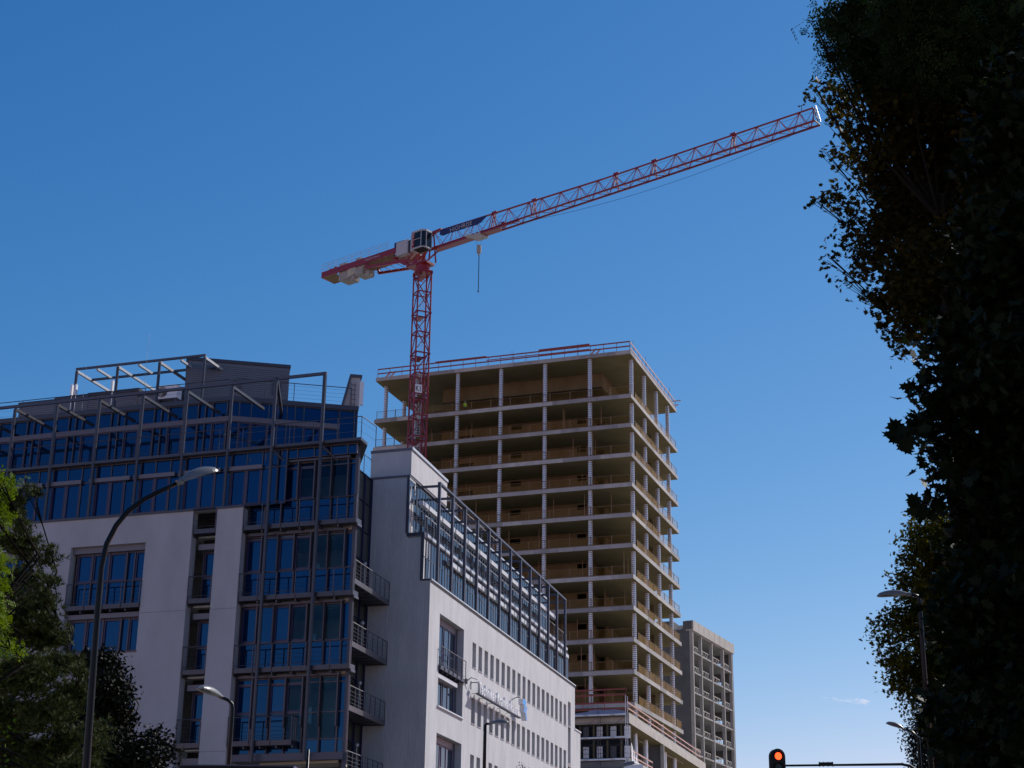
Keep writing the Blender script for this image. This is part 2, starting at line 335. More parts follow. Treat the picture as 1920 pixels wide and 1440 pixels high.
def window(fr, us, z0, z1, w, m='glass', trans=(), sashes=(), mull=.055, name='window', md=.10, top=None, bot=None, fm='mullion', join=False):
    """one window: frame mesh with mullions at us, glass panes as children, horizontal rails at trans"""
    b = MB()
    for u in us: b.fbox(fr, u - mull / 2, u + mull / 2, w - .05, w + md, z0, z1)
    zz = [z0, *trans, z1]
    for i in range(len(us) - 1):
        for z in zz:
            h = .05
            b.fbox(fr, us[i] + mull / 2, us[i + 1] - mull / 2, w - .04, w + md * .6, max(z - h / 2, z0), min(z + h / 2, z1) if z < z1 else z1 + 0) if z != z1 else b.fbox(fr, us[i] + mull / 2, us[i + 1] - mull / 2, w - .04, w + md * .6, z1 - h, z1)
    f = b.build(name, M[fm], OB)
    sb = MB(); any_s = False; jb = MB()
    for i in range(len(us) - 1):
        for j in range(len(zz) - 1):
            a, c, e, g = us[i] + mull / 2, us[i + 1] - mull / 2, zz[j] + .025, zz[j + 1] - .025
            mm = m(i, j) if callable(m) else m
            if join: jb.poly([fr(a, w, e), fr(c, w, e), fr(c, w, g), fr(a, w, g)])
            else: pane(fr, a, c, e, g, w, M[mm], f)
            if (i, j) in sashes: sb = MB(); sash(sb, fr, a, c, e, g, w + .005, .085); sb.build('sash', M['sash'], f)
    if join: jb.build('glazing', M[m], f)
    return f

# lower glass storey on the left, z 22.56..25.2 (behind the posts)
MOD = 2.476
for k in range(-1, 11):
    m0 = -6.78 - MOD * k
    us = [m0, m0 + .82, m0 + 1.64, m0 + MOD - .03] if k >= 0 else [m0, m0 + .45]
    window(KL, us, 22.57, 25.28, -.30, 'glass', trans=(24.42,), sashes=[(0, 0), (1, 0)] if k >= 0 else (), name='window', md=.05, mull=.045)
    if k >= 0:
        b = MB(); b.fbox(KL, m0 - .42 + .1, m0 + 1.95 if k % 4 else m0 + 1.7, -.24, -.12, 24.36, 24.56); b.build('spandrel', M['band'], OB)
        b = MB(); b.bar(KL(m0 + 2.30, -.02, 24.48), KL(m0 + 2.30, -.26, 24.48), .05); b.build('bracket', M['steel_dark'], OB)
# blinds behind two lower panes
for u0 in (-16.65, -15.83, -9.1):
    b = MB(); b.fbox(KL, u0 + .06, u0 + .74, -.40, -.37, 22.7, 24.2); b.build('blind', M['blind'], OB)
# walkway slab
wk = [KL(-34, .02, 0), KL(.06, .02, 0), KL(.0, -.9, 0), F5(-5, .2, 0), U(6.5, -1, 0), U(0, -.2, 0), KL(-34, -3.8, 0)]
b = MB(); b.prism(wk, 25.29, 25.43); b.build('walkway', M['steel'], OB)
# railing: handrail + cables + posts
def railing(name, pts, h, posts, cables=4, mat_='steel', r=.022, parent=None, prad=.018, top=True, slant=None):
    b = MB()
    for p, q in zip(pts[:-1], pts[1:]):
        p, q = Vector(p), Vector(q)
        if top: b.tube(p + Vector((0, 0, h)), q + Vector((0, 0, h)), r, n=6)
    n = 0
    for p, q in zip(pts[:-1], pts[1:]):
        p, q = Vector(p), Vector(q); L = (q - p).length; k = max(1, round(L / posts))
        for i in range(k + 1):
            if i == 0 and n: continue
            t = p.lerp(q, i / k); b.bar(t, t + Vector((0, 0, h)), prad * 2, prad * 1.2)
        n = 1
    f = b.build(name, M[mat_], parent or OB)
    c = MB()
    for p, q in zip(pts[:-1], pts[1:]):
        for j in range(cables):
            z = Vector((0, 0, h * (j + .7) / (cables + .35))); c.tube(Vector(p) + z, Vector(q) + z, .006, n=3, cap=False)
    if cables: c.build('cable', M['cable'], f)
    return f
railing('railing', [KL(-7.4, .0, 25.43), KL(.05, .0, 25.43), KL(.12, -1.6, 25.43)], 1.03, 1.23, 2)
b = MB(); b.tube(KL(-34, .0, 26.46), KL(-7.4, .0, 26.46), .022, n=6); b.tube(KL(-34, .0, 25.56), KL(-7.4, .0, 25.56), .012, n=5); b.build('handrail', M['steel'], OB)
# top storey
for k in range(0, 10):
    m1 = -8.98 - 2.55 * k; m0 = m1 - 2.55
    us = [m0, m0 + .85, m0 + 1.26, m0 + 1.68, m1 - .03]
    window(KL, us, 25.45, 28.2, -3.6, 'glass', sashes=[(0, 0), (3, 0)], name='window', join=False)
    window(KL, us, 28.46, 29.28, -3.6, 'glass', name='window', join=False)
usR = [0.05, .44, 1.05, 1.94, 2.40, 2.87, 3.29, 3.74, 4.65, 5.56]
window(U, usR, 25.45, 28.2, 0, 'glass', sashes=[(1, 0), (2, 0), (7, 0)], name='window')
window(U, usR, 28.46, 29.28, 0, 'glass', name='window')
window(U, [5.58, 6.36, 6.5], 25.45, 29.28, 0, 'glass', trans=(27.6,), name='window')
b = MB(); b.prism([KL(-34, -3.5, 0), KL(-8.87, -3.5, 0), U(5.6, .12, 0), U(5.6, -.1, 0), KL(-8.87, -3.7, 0), KL(-34, -3.7, 0)], 28.2, 28.46); b.build('facade_band', M['band'], OB)
b = MB(); b.prism([KL(-34, -3.45, 0), KL(-8.87, -3.45, 0), U(6.55, .15, 0), U(6.55, -7, 0), KL(-34, -14, 0)], 29.28, 29.52); b.build('roof', M['steel'], OB)
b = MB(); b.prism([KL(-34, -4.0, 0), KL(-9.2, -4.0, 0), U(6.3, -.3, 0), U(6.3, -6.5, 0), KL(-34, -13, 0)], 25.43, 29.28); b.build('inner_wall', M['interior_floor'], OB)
# steel posts, top beam and cross beams
postu = [-6.92 - 2.465 * k for k in range(0, 11)]
for u in postu:
    b = MB(); b.tube(KL(u, -.02, 22.56), KL(u, -.02, 28.62), .085, n=10); b.build('post', M['steel'], OB, smooth=False)
    b = MB(); b.bar(KL(u, -.06, 28.62), KL(u, -3.44, 28.62), .12, .14); b.build('cross_beam', M['steel'], OB)
for u, uu in ((-4.5, 2.6), (-1.93, 4.75)):
    b = MB(); b.tube(KL(u, .14, 10.5), KL(u, .14, 28.82), .09, n=10); b.build('post', M['steel'], OB)
    b = MB(); b.bar(KL(u, .05, 28.75), U(uu, .14, 28.75), .13, .2); b.build('cross_beam', M['steel'], OB)
    b = MB(); b.tube(KL(u + .05, .1, 25.1), KL(u + .62, -.55, 24.55), .06, n=8); b.build('brace', M['steel_dark'], OB)
b = MB(); b.bar(KL(-34, -.02, 28.72), KL(-1.85, .10, 28.78), .12, .14); b.build('top_beam', M['steel_dark'], OB)
# balconies in front of the bay
def balcony(fr, u0, u1, z, w0, w1, wf=0, rail=1.02, post=.98, right_end=False, parent=None):
    b = MB(); b.fbox(fr, u0, u1, w0, w1, z, z + .22)
    f = b.build('balcony', M['steel'], parent or OB)
    n = max(1, round((u1 - u0) / post)); c = MB()
    for i in range(n + 1):
        u = u0 + .03 + (u1 - u0 - .06) * i / n; c.fbox(fr, u - .02, u + .02, w1 + .002, w1 + .04, z + .02, z + rail + .24)
    c.tube(fr(u0, w1 + .02, z + rail + .26), fr(u1, w1 + .02, z + rail + .26), .028, n=6)
    c.tube(fr(u0, w1 + .02, z + .34), fr(u1, w1 + .02, z + .34), .014, n=5)
    if right_end:
        c.tube(fr(u1, w1 + .02, z + rail + .26), fr(u1, w0, z + rail + .26), .028, n=6)
        for q in (.33, .66): c.fbox(fr, u1 - .02, u1 + .02, w1 + (w0 - w1) * q - .02, w1 + (w0 - w1) * q + .02, z + .2, z + rail + .24)
    for j in range(4): c.tube(fr(u0, w1 + .02, z + .45 + j * .19), fr(u1, w1 + .02, z + .45 + j * .19), .005, n=3, cap=False)
    c.build('railing', M['mullion'], f)
    g = MB(); n2 = max(1, round((u1 - u0) / .9))
    for i in range(n2 + 1):
        u = u0 + (u1 - u0) * i / n2; g.fbox(fr, u - .03, u + .03, w0, w1 - .1, z - .12, z - .003)
    g.build('support', M['steel_dark'], f, kind='stuff')
    return f
for z in (21.32, 17.92, 14.56): balcony(KL, -5.84, 0, z, -.60, -.02)
balcony(KL, -5.84, -2.62, 11.25, -.55, .05, right_end=True)
# bay windows
bu = [-5.83, -5.0, -4.16, -3.32, -2.46, -1.60, -.74, -.27]
for zi, (zf, zc) in enumerate(((21.56, 24.62), (18.16, 21.1), (14.8, 17.72), (10.95, 14.36))):
    tr = [zf + 1.22, zf + 2.82]
    if zi == 3: tr = [11.55, 12.75, 14.1]
    def gm(i, j, zi=zi): return 'glass_clear' if (i >= 3 and j >= 1 and i < 6) else 'glass'
    window(KL, bu, zf, zc, -.64, gm, trans=[t for t in tr if t < zc - .1], sashes=[(0, 1), (2, 1), (3, 1)] if zi < 3 else [(0, 2), (2, 2), (3, 2)], name='window', mull=.07, md=.09)
    fb = MB(); fb.fbox(KL, -5.85, -.65, -.60, -.40, zc + .005, zc + .11)
    for u in bu[:-1]: fb.fbox(KL, u - .03, u + .03, -.545, -.42, zf + 1.15, zc)
    fb.build('sunshade_frame', M['mullion'], OB)
# glass above the bay top frame
window(KL, [-5.83, -5.0, -4.16, -3.32, -2.46, -1.60, -.74, -.27], 24.76, 25.28, -.34, 'glass', name='window', md=.05, mull=.05)
# things inside the bay rooms: lamps in the ceilings and a white cabinet, blind
for z in (21.3, 17.9, 14.54):
    b = MB(); b.prism([KL(-4.8, -4.3, 0), KL(-3.4, -.8, 0), KL(-.5, -.8, 0), KL(-2.45, -4.3, 0)], z - .10, z - .002); b.build('ceiling', M['interior'], OB)
    b = MB(); b.lathe(KL(-2.0, -2.1, z - .16), [(.16, 0), (.16, .05)], 12); b.build('ceiling_light', M['blind'], OB)
for z in (18.16, 14.8, 11.45):
    b = MB(); b.fbox(KL, -3.2, -2.55, -2.0, -1.75, z + 1.0, z + 1.75); b.build('cabinet', M['blind'], OB)
# bay underside and entrance recess
b = MB(); b.prism([KL(-5.85, -.2, 0), KL(-.2, -.2, 0), KL(-2.2, -4.4, 0), KL(-5.85, -4.4, 0)], 10.6, 10.9); b.build('bay_floor', M['steel_dark'], OB)
b = MB(); b.prism([KL(-4.6, -.9, 0), KL(-.6, -.6, 0), KL(-.9, -2.3, 0), KL(-2.2, -2.2, 0)], 10.5, 10.597); b.build('soffit_panel', M['soffit'], OB)  # warm light on the underside, drawn as a pale patch
# strip recess between the piers
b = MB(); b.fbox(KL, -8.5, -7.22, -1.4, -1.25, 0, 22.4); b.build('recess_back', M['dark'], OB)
for z, zt in ((21.32, 24.4), (17.95, 21.0), (14.6, 17.6), (11.25, 14.2), (7.9, 10.9)):
    balcony(KL, -8.49, -7.23, z, -.6, -.02, post=1.25)
    if z < 21: 
        window(KL, [-8.2, -7.25], z + .25, z + 2.65, -.9, 'glass', trans=(z + 1.35,), sashes=[(0, 1)], name='window')
        s = MB(); s.fbox(KL, -8.3, -7.23, -.85, -.4, z + 2.66, z + 2.93); s.build('shutter_box', M['band'], OB)
# big windows in the white wall
for u0, u1 in ((-15.05, -10.95), (-21.3, -17.2)):
    for zt, zb in ((21.08, 15.85), (14.36, 9.2)):
        uu = [u0 + .2, u0 + 1.05, u0 + 1.98, u0 + 2.95, u0 + 3.38, u1 - .02]
        s = MB(); s.fbox(KL, u0 + .01, u1 - .01, -.5, -.2, zt - .3, zt - .01); s.build('shutter_box', M['band'], OB)
        window(KL, uu, zt - 3.0, zt - .31, -.45, 'glass', trans=(zt - 1.74,), sashes=[(0, 1), (1, 1), (2, 1), (4, 1)], name='window')
        balcony(KL, u0 + .01, u1 - .01, zt - 3.16, -.42, .06, post=.95)
        s = MB(); s.fbox(KL, u0 + .02, u1 - .01, -.5, -.2, zt - 3.55, zt - 3.32); s.build('shutter_box', M['band'], OB)
        window(KL, uu, zb + .02, zt - 3.56, -.45, 'glass', sashes=[(0, 0), (1, 0), (2, 0), (4, 0)], name='window')
        s = MB(); s.fbox(KL, u0 + .02, u1 + .02, -.42, .05, zb - .06, zb); s.build('window_sill', M['steel'], OB)
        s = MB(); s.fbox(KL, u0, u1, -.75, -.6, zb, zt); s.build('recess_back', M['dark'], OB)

# roof: metal-clad rooms, pergola, rails
def clad(fr, u0, u1, w0, w1, z0, z1, name='roof_room', step=.115):
    b = MB(); b.fbox(fr, u0, u1, w0, w1, z0, z1)
    n = int((z1 - z0 - .15) / step)
    for i in range(n):
        z = z0 + i * step; b.fbox(fr, u0 - .02, u1 + .02, w0 - .0, w1 + .025, z, z + step * .62)
    f = b.build(name, M['cladding'], OB)
    c = MB(); c.fbox(fr, u0 - .06, u1 + .06, w0, w1 + .07, z1 - .16, z1 + .02); c.build('roof_edge', M['steel'], f)
    return f
BX = Fr(KL(-13.01, -6, 0)[:2], 11.4)
f = clad(BX, 0, 5.5, -5, 0, 29.52, 33.0)
for u in (2.5, 4.6):
    b = MB(); sash(b, BX, u, u + .5, 31.2, 31.9, .03, .04, .03)
    for i in range(6): b.fbox(BX, u + .04, u + .46, .03, .05, 31.25 + i * .1, 31.30 + i * .1)
    b.build('louvre', M['mullion'], f)
for u0, u1, zt in ((-23.35, -21.1, 31.35), (-21.05, -19.0, 31.42), (-18.95, -15.9, 31.5), (-15.85, -13.1, 31.2)):
    clad(KL, u0, u1, -9, -6.05, 29.52, zt)
clad(KL, -26.5, -24.3, -9, -6.05, 29.52, 30.1)
pu = [-19.2, -16.65, -14.1, -11.4]
for i, u in enumerate(pu):
    b = MB(); b.tube(KL(u, -5, 29.52), KL(u, -5, 32.45), .08, n=10); b.build('post', M['steel'], OB)
    b = MB(); b.bar(KL(u, -5, 32.45), KL(u, -9 if i != 3 else -7.2, 32.45), .11, .14); b.build('cross_beam', M['steel_light'], OB)
    if i < 3: b = MB(); b.bar(KL(u + 1.27, -5, 32.45), KL(u + 1.27, -6.5, 32.45), .11, .12); b.build('cross_beam', M['steel_light'], OB)
b = MB(); b.bar(KL(-19.25, -5, 32.58), KL(-11.35, -5, 32.58), .1, .12); b.bar(KL(-19.2, -6.55, 32.5), KL(-11.6, -6.55, 32.5), .1, .12); b.build('top_beam', M['steel_dark'], OB)
railing('railing', [KL(-34, -3.8, 29.52), KL(-9.1, -3.8, 29.52)], 1.05, 2.5, 3)
railing('railing', [U(.2, -.4, 29.52), U(6.2, -.4, 29.52)], 1.15, 1.4, 5, mat_='mullion')
b = MB()   # tapered upstand wall at the roof end
q = [U(5.75, -1, 29.5), U(6.66, -1, 29.5), U(6.70, -1, 31.5), U(6.2, -1, 31.5)]; q2 = [U(5.75, -1.5, 29.5), U(6.66, -1.5, 29.5), U(6.70, -1.5, 31.5), U(6.2, -1.5, 31.5)]
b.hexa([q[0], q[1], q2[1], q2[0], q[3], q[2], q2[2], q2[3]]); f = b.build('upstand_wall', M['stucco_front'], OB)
b = MB(); b.fbox(U, 6.14, 6.78, -1.55, -.93, 31.5, 31.66); b.bar(U(5.72, -.96, 29.5), U(6.16, -.96, 31.5), .07, .12); b.build('coping', M['steel_dark'], f)
b = MB()
for i in range(6): b.bar(U(6.2, -.9, 29.7 + i * .27), U(6.5, -.9, 29.7 + i * .27), .02)
b.bar(U(6.2, -.9, 29.5), U(6.2, -.9, 31.2), .025); b.bar(U(6.42, -.9, 29.5), U(6.42, -.9, 31.2), .025); b.build('ladder', M['steel'], OB)
# antennas, vent pipe on the walkway end
for u, h in ((-25.5, 2.9), (-18.3, 3.0), (-14.6, 4.5)):
    b = MB(); b.tube(KL(u, -4.5, 29.5), KL(u, -4.5, 29.5 + h), .012, .005, n=5); b.build('lightning_rod', M['steel_light'], OB)
b = MB(); b.lathe(U(6.35, .9, 25.43), [(.2, 0), (.2, 1.2), (.24, 1.22), (.24, 1.45), (.2, 1.5)], 14); b.build('vent_pipe', M['steel'], OB)
b = MB(); b.fbox(U, 6.56, 6.76, .02, .16, 29.6, 30.9); b.bar(U(6.5, .05, 29.2), U(6.66, .05, 29.9), .05); b.build('antenna', M['white_paint'], OB)
for u in (-19.1, -18.85, -16.6):
    b = MB(); b.tube(KL(u, -4.6, 29.5), KL(u, -4.6, 31.6), .02, n=6); b.fbox(KL, u - .05, u + .05, -4.66, -4.5, 30.9, 31.5); b.build('antenna', M['white_paint'], OB)

# glass strip beside the white block + small side balconies
prow = [0.2, 3.4, 6.8, 8.5, 10.2, 11.9, 13.6, 15.3, 17.0, 18.7, 20.4, 22.1, 23.8, 25.5, 27.2, 28.85]
for i in range(2):
    window(F5, [-5 + i * 2.5 + .03, -3.75 + i * 2.5, -2.5 + i * 2.5 - .03], .2, 28.85, .06, 'glass_green', trans=prow[1:-1], name='window', fm='sash', mull=.07)
railing('railing', [F5(-5, 0, 28.9), F5(0, 0, 28.9)], 1.15, 1.3, 5, mat_='mullion')
for z in (21.5, 18.12, 14.77, 11.4):
    b = MB(); b.fbox(F5, -5.8, -.02, .13, 1.38, z - .10, z - .04); f = b.build('side_balcony', M['grate'], OB)
    c = MB(); c.fbox(F5, -5.8, -.02, 1.38, 1.48, z - .16, z + .12); c.fbox(F5, -.12, -.02, .13, 1.38, z - .16, z + .09)
    for i in range(6): c.fbox(F5, -5.6 + .9 * i, -5.52 + .9 * i, .13, 1.38, z - .16, z - .10)
    c.build('edge_beam', M['cladding'], f)
    c = MB()
    for i in range(8): c.fbox(F5, -.1 - .8 * i, -.06 - .8 * i, 1.42, 1.46, z + .12, z + 1.12)
    c.tube(F5(-5.8, 1.44, z + 1.14), F5(-.05, 1.44, z + 1.14), .028, n=6)
    for j in range(4): c.tube(F5(-5.8, 1.44, z + .27 + j * .2), F5(-.05, 1.44, z + .27 + j * .2), .01, n=4, cap=False)
    c.build('railing', M['cladding'], f)
    b = MB(); b.lathe(F5(-1.2, .3, z + 1.9), [(.03, 0), (.12, .06), (.12, .2), (.03, .26)], 10); b.tube(F5(-1.2, .3, z + .4), F5(-1.2, .3, z + 1.95), .03, n=6); b.build('drain_pipe', M['steel_light'], OB)

# ---- white block: stepped end wall
def kfpt(u): return KF(u, 0, 0)
b = MB()
b.prism([KF(-3.9, 0, 0), KF(-.002, 0, 0), KR(1.2, -.03, 0), KR(1.2, -4, 0)], 0, 22.66)
b.prism([KF(-3.9, 0, 0), KF(-.47, 0, 0), KR(1.2, -.47, 0), KR(1.2, -4, 0)], 22.66, 25.3)
b.prism([KF(-3.9, 0, 0), KF(-1.45, 0, 0), KR(1.2, -1.45, 0), KR(1.2, -4, 0)], 25.3, 28.85)
b.build('end_wall', M['stucco'], OB)
b = MB(); b.prism([KF(-3.93, .03, 0), KF(-1.38, .03, 0), KR(7.0, -1.36, 0), KR(7.0, -4.2, 0)], 28.98, 30.45); b.build('end_wall_top', M['stucco'], OB)
b = MB(); b.prism([KF(-3.96, .06, 0), KF(-1.35, .06, 0), KR(7.03, -1.33, 0), KR(7.03, -4.3, 0)], 30.45, 30.62)
b.prism([KF(-3.9, .05, 0), KF(-1.42, .05, 0), KR(7.0, -1.4, 0), KR(7.0, -4.2, 0)], 28.85, 28.98); b.build('parapet_cap', M['band'], OB)
b = MB(); b.fbox(KR, 0, 7.05, -1.36, -1.30, 30.50, 30.66); b.build('parapet_cap', M['cap'], OB)
b = MB(); b.fbox(KF, -.60, .04, -.3, .05, 22.66, 22.74); b.fbox(KF, -1.52, -.43, -.3, .05, 25.3, 25.5)
b.fbox(KF, -.62, -.48, -.06, .04, 22.74, 25.3); b.fbox(KF, -1.60, -1.46, -.06, .04, 25.5, 28.85); b.build('corner_trim', M['steel_dark'], OB)
# ---- side facade in the sun
slots = []
for r_, (za, zb) in enumerate(((19.30, 20.82), (15.93, 17.46), (12.56, 14.10), (9.2, 10.74))):
    for k in range(19): slots.append((8.71 + 1.3435 * k, 9.51 + 1.3435 * k, za, zb))
bigw = [(1.98, 6.85, 15.95, 21.18), (1.98, 6.85, 9.2, 14.44)]
b = MB(); wall_holes(b, KR, 1.2, 36.6, 0, 22.66, slots + bigw + [(34.3, 35.2, 2, 21.2)], 0, .5)
b.poly([KR(0, 0, 0), KR(1.2, 0, 0), KR(1.2, 0, 22.66), KR(0, 0, 22.66)])
b.fbox(KR, 36.6, 38.5, -6, 0, 0, 19.4); b.build('side_facade', M['stucco'], OB)
b = MB(); b.fbox(KR, 36.5, 38.6, -6, .06, 19.4, 19.5); b.fbox(KR, 0.05, 36.7, -.5, .07, 22.70, 22.78); b.build('parapet_cap', M['cap'], OB)
b = MB(); b.fbox(KR, 0.05, 36.66, -.5, .045, 22.60, 22.70); b.build('parapet_joint', M['dark'], OB)
sme = None
for a, c, e, g in slots:
    s = MB(); s.fbox(KR, a, c, -.34, -.30, e, g); s.build('slot_window', M['slot_glass'], OB)
for a, c, e, g in slots: s = MB(); s.fbox(KR, a - .02, c + .02, -.30, .04, e - .05, e + .0); s.build('window_sill', M['steel_light'], OB)
b = MB(); b.fbox(KR, 34.31, 35.19, -.36, -.30, 2, 21.2); b.fbox(KR, 34.3, 35.2, -.3, .02, 19.3, 19.42); b.fbox(KR, 34.3, 35.2, -.3, .02, 16.4, 16.7); b.build('stair_window', M['slot_glass'], OB)
for zt, zb in ((21.18, 15.95), (14.44, 9.2)):
    s = MB(); s.fbox(KR, 2.0, 6.3, -.5, -.36, zt - .42, zt - .02); s.build('shutter_box', M['shutter'], OB)
    uu = [2.02, 2.75, 3.05, 3.9, 4.2, 5.1, 6.3]
    window(KR, uu, zt - 3.0, zt - .44, -.42, 'glass_kr', trans=(zt - 1.9,), name='window', fm='sash', mull=.09, md=.03)
    f = balcony(KR, 1.95, 6.95, zt - 3.17, -.4, .12, post=.9)
    s = MB(); s.fbox(KR, 2.0, 5.9, -.45, -.05, zt - 3.62, zt - 3.38); s.build('shutter_box', M['shade_box'], OB)
    window(KR, uu, zb + .02, zt - 3.64, -.42, 'glass_kr', name='window', fm='sash', mull=.09, md=.03)
    s = MB(); s.fbox(KR, 1.9, 6.95, -.4, .1, zb - .08, zb); s.build('window_sill', M['cap'], OB)
    s = MB(); s.fbox(KR, 1.98, 6.85, -.9, -.7, zb, zt); s.fbox(KR, 6.3, 6.84, -.55, -.4, zb, zt); s.build('recess_back', M['steel_dark'], OB)
# glass levels A and B behind the steel frame
PM = 2.676
for k in range(0, 14):
    a = 1.49 + PM * (k - 1) + .05; e = a + PM - .04
    if k == 0: a = .06
    e = min(e, 36.4); n = 5 if k else 3
    us = [a + (e - a) * i / n for i in range(n + 1)]
    window(KR, us, 22.80, 25.18, -.47, 'glass_kr', trans=(24.1,), name='window', fm='steel_dark', mull=.075, md=.02, join=k > 4)
    if e < 34:
        if k == 0: us = [.06, .5, .95, 1.4]
        window(KR, us, 25.5, 28.7, -1.45, 'glass_kr', trans=(27.4,), name='window', fm='steel_dark', mull=.075, md=.02, join=k > 4)
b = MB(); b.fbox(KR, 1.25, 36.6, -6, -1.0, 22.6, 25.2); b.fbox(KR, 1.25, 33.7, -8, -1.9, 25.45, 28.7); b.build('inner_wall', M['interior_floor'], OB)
b = MB(); b.prism([KF(-1.45, 0, 0), KF(-.42, 0, 0), KR(.5, -.38, 0), KR(35.6, -.38, 0), KR(35.6, -2.2, 0), KR(1, -2.2, 0)], 25.2, 25.42); b.build('terrace', M['steel_dark'], OB)
b = MB(); b.fbox(KR, .35, 35.6, -.38, -.34, 25.28, 25.46); b.fbox(KR, 7.0, 33.8, -1.5, -1.36, 28.74, 28.86); b.build('parapet_cap', M['cap'], OB)
b = MB(); b.fbox(KR, 7.0, 33.8, -8, -1.5, 28.7, 28.84); b.build('roof', M['steel'], OB)
for k in range(13):
    u = 1.49 + PM * k
    b = MB(); b.fbox(KR, u - .08, u + .08, -.16, .0, 22.78, 28.72); b.build('frame_post', M['steel_dark'], OB)
    b = MB(); b.fbox(KR, u - .05, u + .05, -1.4, -.16, 28.55, 28.68); b.build('cross_beam', M['steel_dark'], OB)
b = MB(); b.fbox(KR, 1.40, 33.7, -.17, .01, 28.72, 28.84); b.build('top_beam', M['steel_dark'], OB)
for k in range(0, 13):
    a = 1.49 + PM * k - PM
    if k == 0: a = .35 - .12
    e = 1.49 + PM * k - .12
    s = MB(); s.fbox(KR, max(a + .12, .3), e, -.95, -.68, 27.2, 27.46); s.build('sun_blind_box', M['shade_box'], OB)
for k in range(1, 13):
    a = 1.49 + PM * k + .12; e = a + PM - .24
    s = MB(); s.fbox(KR, a, a + 1.55, -.40, -.22, 24.62, 24.88); s.fbox(KR, a + 1.75, min(e, 35), -.40, -.22, 24.62, 24.88); s.build('sun_blind_box', M['shade_box'], OB)
railing('railing', [KF(-1.4, -.06, 25.46), KF(-.45, -.06, 25.46), KR(.4, -.42, 25.46), KR(35.5, -.42, 25.46), KR(35.5, -2, 25.46)], 1.0, 1.34, 5, mat_='steel_light')
railing('railing', [KR(7.2, -1.6, 28.86), KR(20, -1.6, 28.86)], 1.05, 1.4, 5, mat_='steel_light')

# air-conditioning unit on the roof
AC = thing('air_conditioner', 'pale air conditioning unit with round fan on the office roof', 'air conditioner', KL(-13.6, -5.0, 29.52))
b = MB(); b.fbox(KL, -14.1, -12.9, -5.5, -5.0, 30.35, 31.1); b.build('casing', M['white_paint'], AC)
b = MB()
for i in range(5): 
    n = 16; r0 = .06 + .055 * i
    for j in range(n):
        a0, a1 = 2 * math.pi * j / n, 2 * math.pi * (j + 1) / n
        b.bar(KL(-13.78 + r0 * math.cos(a0), -4.98, 30.72 + r0 * math.sin(a0)), KL(-13.78 + r0 * math.cos(a1), -4.98, 30.72 + r0 * math.sin(a1)), .02)
b.build('fan_grille', M['dark'], AC)
b = MB(); b.fbox(KL, -14.05, -13.95, -5.5, -5.0, 29.52, 30.35); b.fbox(KL, -13.05, -12.95, -5.5, -5.0, 29.52, 30.35); b.build('stand', M['steel_dark'], AC)

# ------------------------------------------------------------ text helper
def text_mesh(s, size, depth, bold=0):
    cu = bpy.data.curves.new('t', 'FONT'); cu.offset = bold; cu.body = s; cu.size = size; cu.extrude = depth / 2; cu.resolution_u = 3
    o = bpy.data.objects.new('t', cu); me = bpy.data.meshes.new_from_object(o); bpy.data.objects.remove(o); return me
def text_on(s, fr, u, w, z, size, depth, m, parent, name='letter', squash=1.0, tilt=0, bold=0):
    me = text_mesh(s, size, depth, bold); me.materials.clear(); me.materials.append(m)
    o = bpy.data.objects.new(name, me); COL.objects.link(o); o.parent = parent
    X = Vector((fr.u[0], fr.u[1], 0)); Y = Vector((0, 0, 1)); Z = Vector((fr.n[0], fr.n[1], 0))
    if tilt: X = (X + Y * tilt).normalized()
    mt = Matrix((X, Y, Z)).transposed().to_4x4(); mt = mt @ Matrix.Diagonal((squash, 1, 1, 1))
    loc = fr(u, w, z) - OFF[parent.name]; o.matrix_local = Matrix.Translation(loc) @ mt
    OFF[o.name] = fr(u, w, z)
    return o
SG = thing('company_sign', 'letters reading Techniker Krankenkasse with blue emblem on the sunlit white wall', 'sign', KR(13, 0, 17.6))
adv = {'i': .28, 'r': .40, ' ': .35, 'T': .60, 'K': .66, 'k': .55, 'c': .52, 's': .48}
txt = 'Techniker Krankenkasse'; tot = sum(adv.get(c, .58) for c in txt); u = 8.45; sc_ = 9.5 / tot
for i, c in enumerate(txt):
    if c != ' ': text_on(c, KR, u, .48, 17.66, .98, .16, M['white_paint'], SG, squash=sc_ / .98 * .98, bold=.012)
    u += adv.get(c, .58) * sc_
b = MB(); b.fbox(KR, 8.3, 18.3, .38, .60, 17.57, 17.64); b.bar(KR(8.5, 0, 18.3), KR(8.5, .4, 18.3), .05); b.tube(KR(8.5, .0, 17.9), KR(8.5, .0, 18.4), .04)
for u in (8.6, 10.5, 12.5, 14.5, 16.5, 18): b.bar(KR(u, 0, 17.66), KR(u, .38, 17.66), .025)
b.path([KR(18.0, 0, 18.75), KR(18.05, .25, 18.9), KR(18.3, .5, 18.95)], .03, 6); b.path([KR(7.4, 0.05, 18.2), KR(7.6, .3, 18.45), KR(8.3, .45, 18.45)], .03, 6)
b.fbox(KR, 7.3, 7.5, 0, .1, 18.05, 18.35)
b.build('bracket', M['steel_dark'], SG)
def em(polys):
    b = MB()
    for P in polys:
        n = len(b.v); k = len(P); b.v += [tuple(KR(18.6 + x, .62, 17.75 + y)) for x, y in P] + [tuple(KR(18.6 + x, .30, 17.75 + y)) for x, y in P]
        b.f.append(tuple(range(n, n + k))); b.m.append(0); b.f.append(tuple(range(n + 2 * k - 1, n + k - 1, -1))); b.m.append(1)
        for i in range(k): j = (i + 1) % k; b.f.append((n + i, n + k + i, n + k + j, n + j)); b.m.append(1)
    return b
em([[(0, .80), (.78, .80), (.78, 1.16), (0, 1.16)], [(.34, .30), (.62, .36), (.62, .799), (.34, .799)]]).build('letter', [M['cyan'], M['white_paint']], SG)
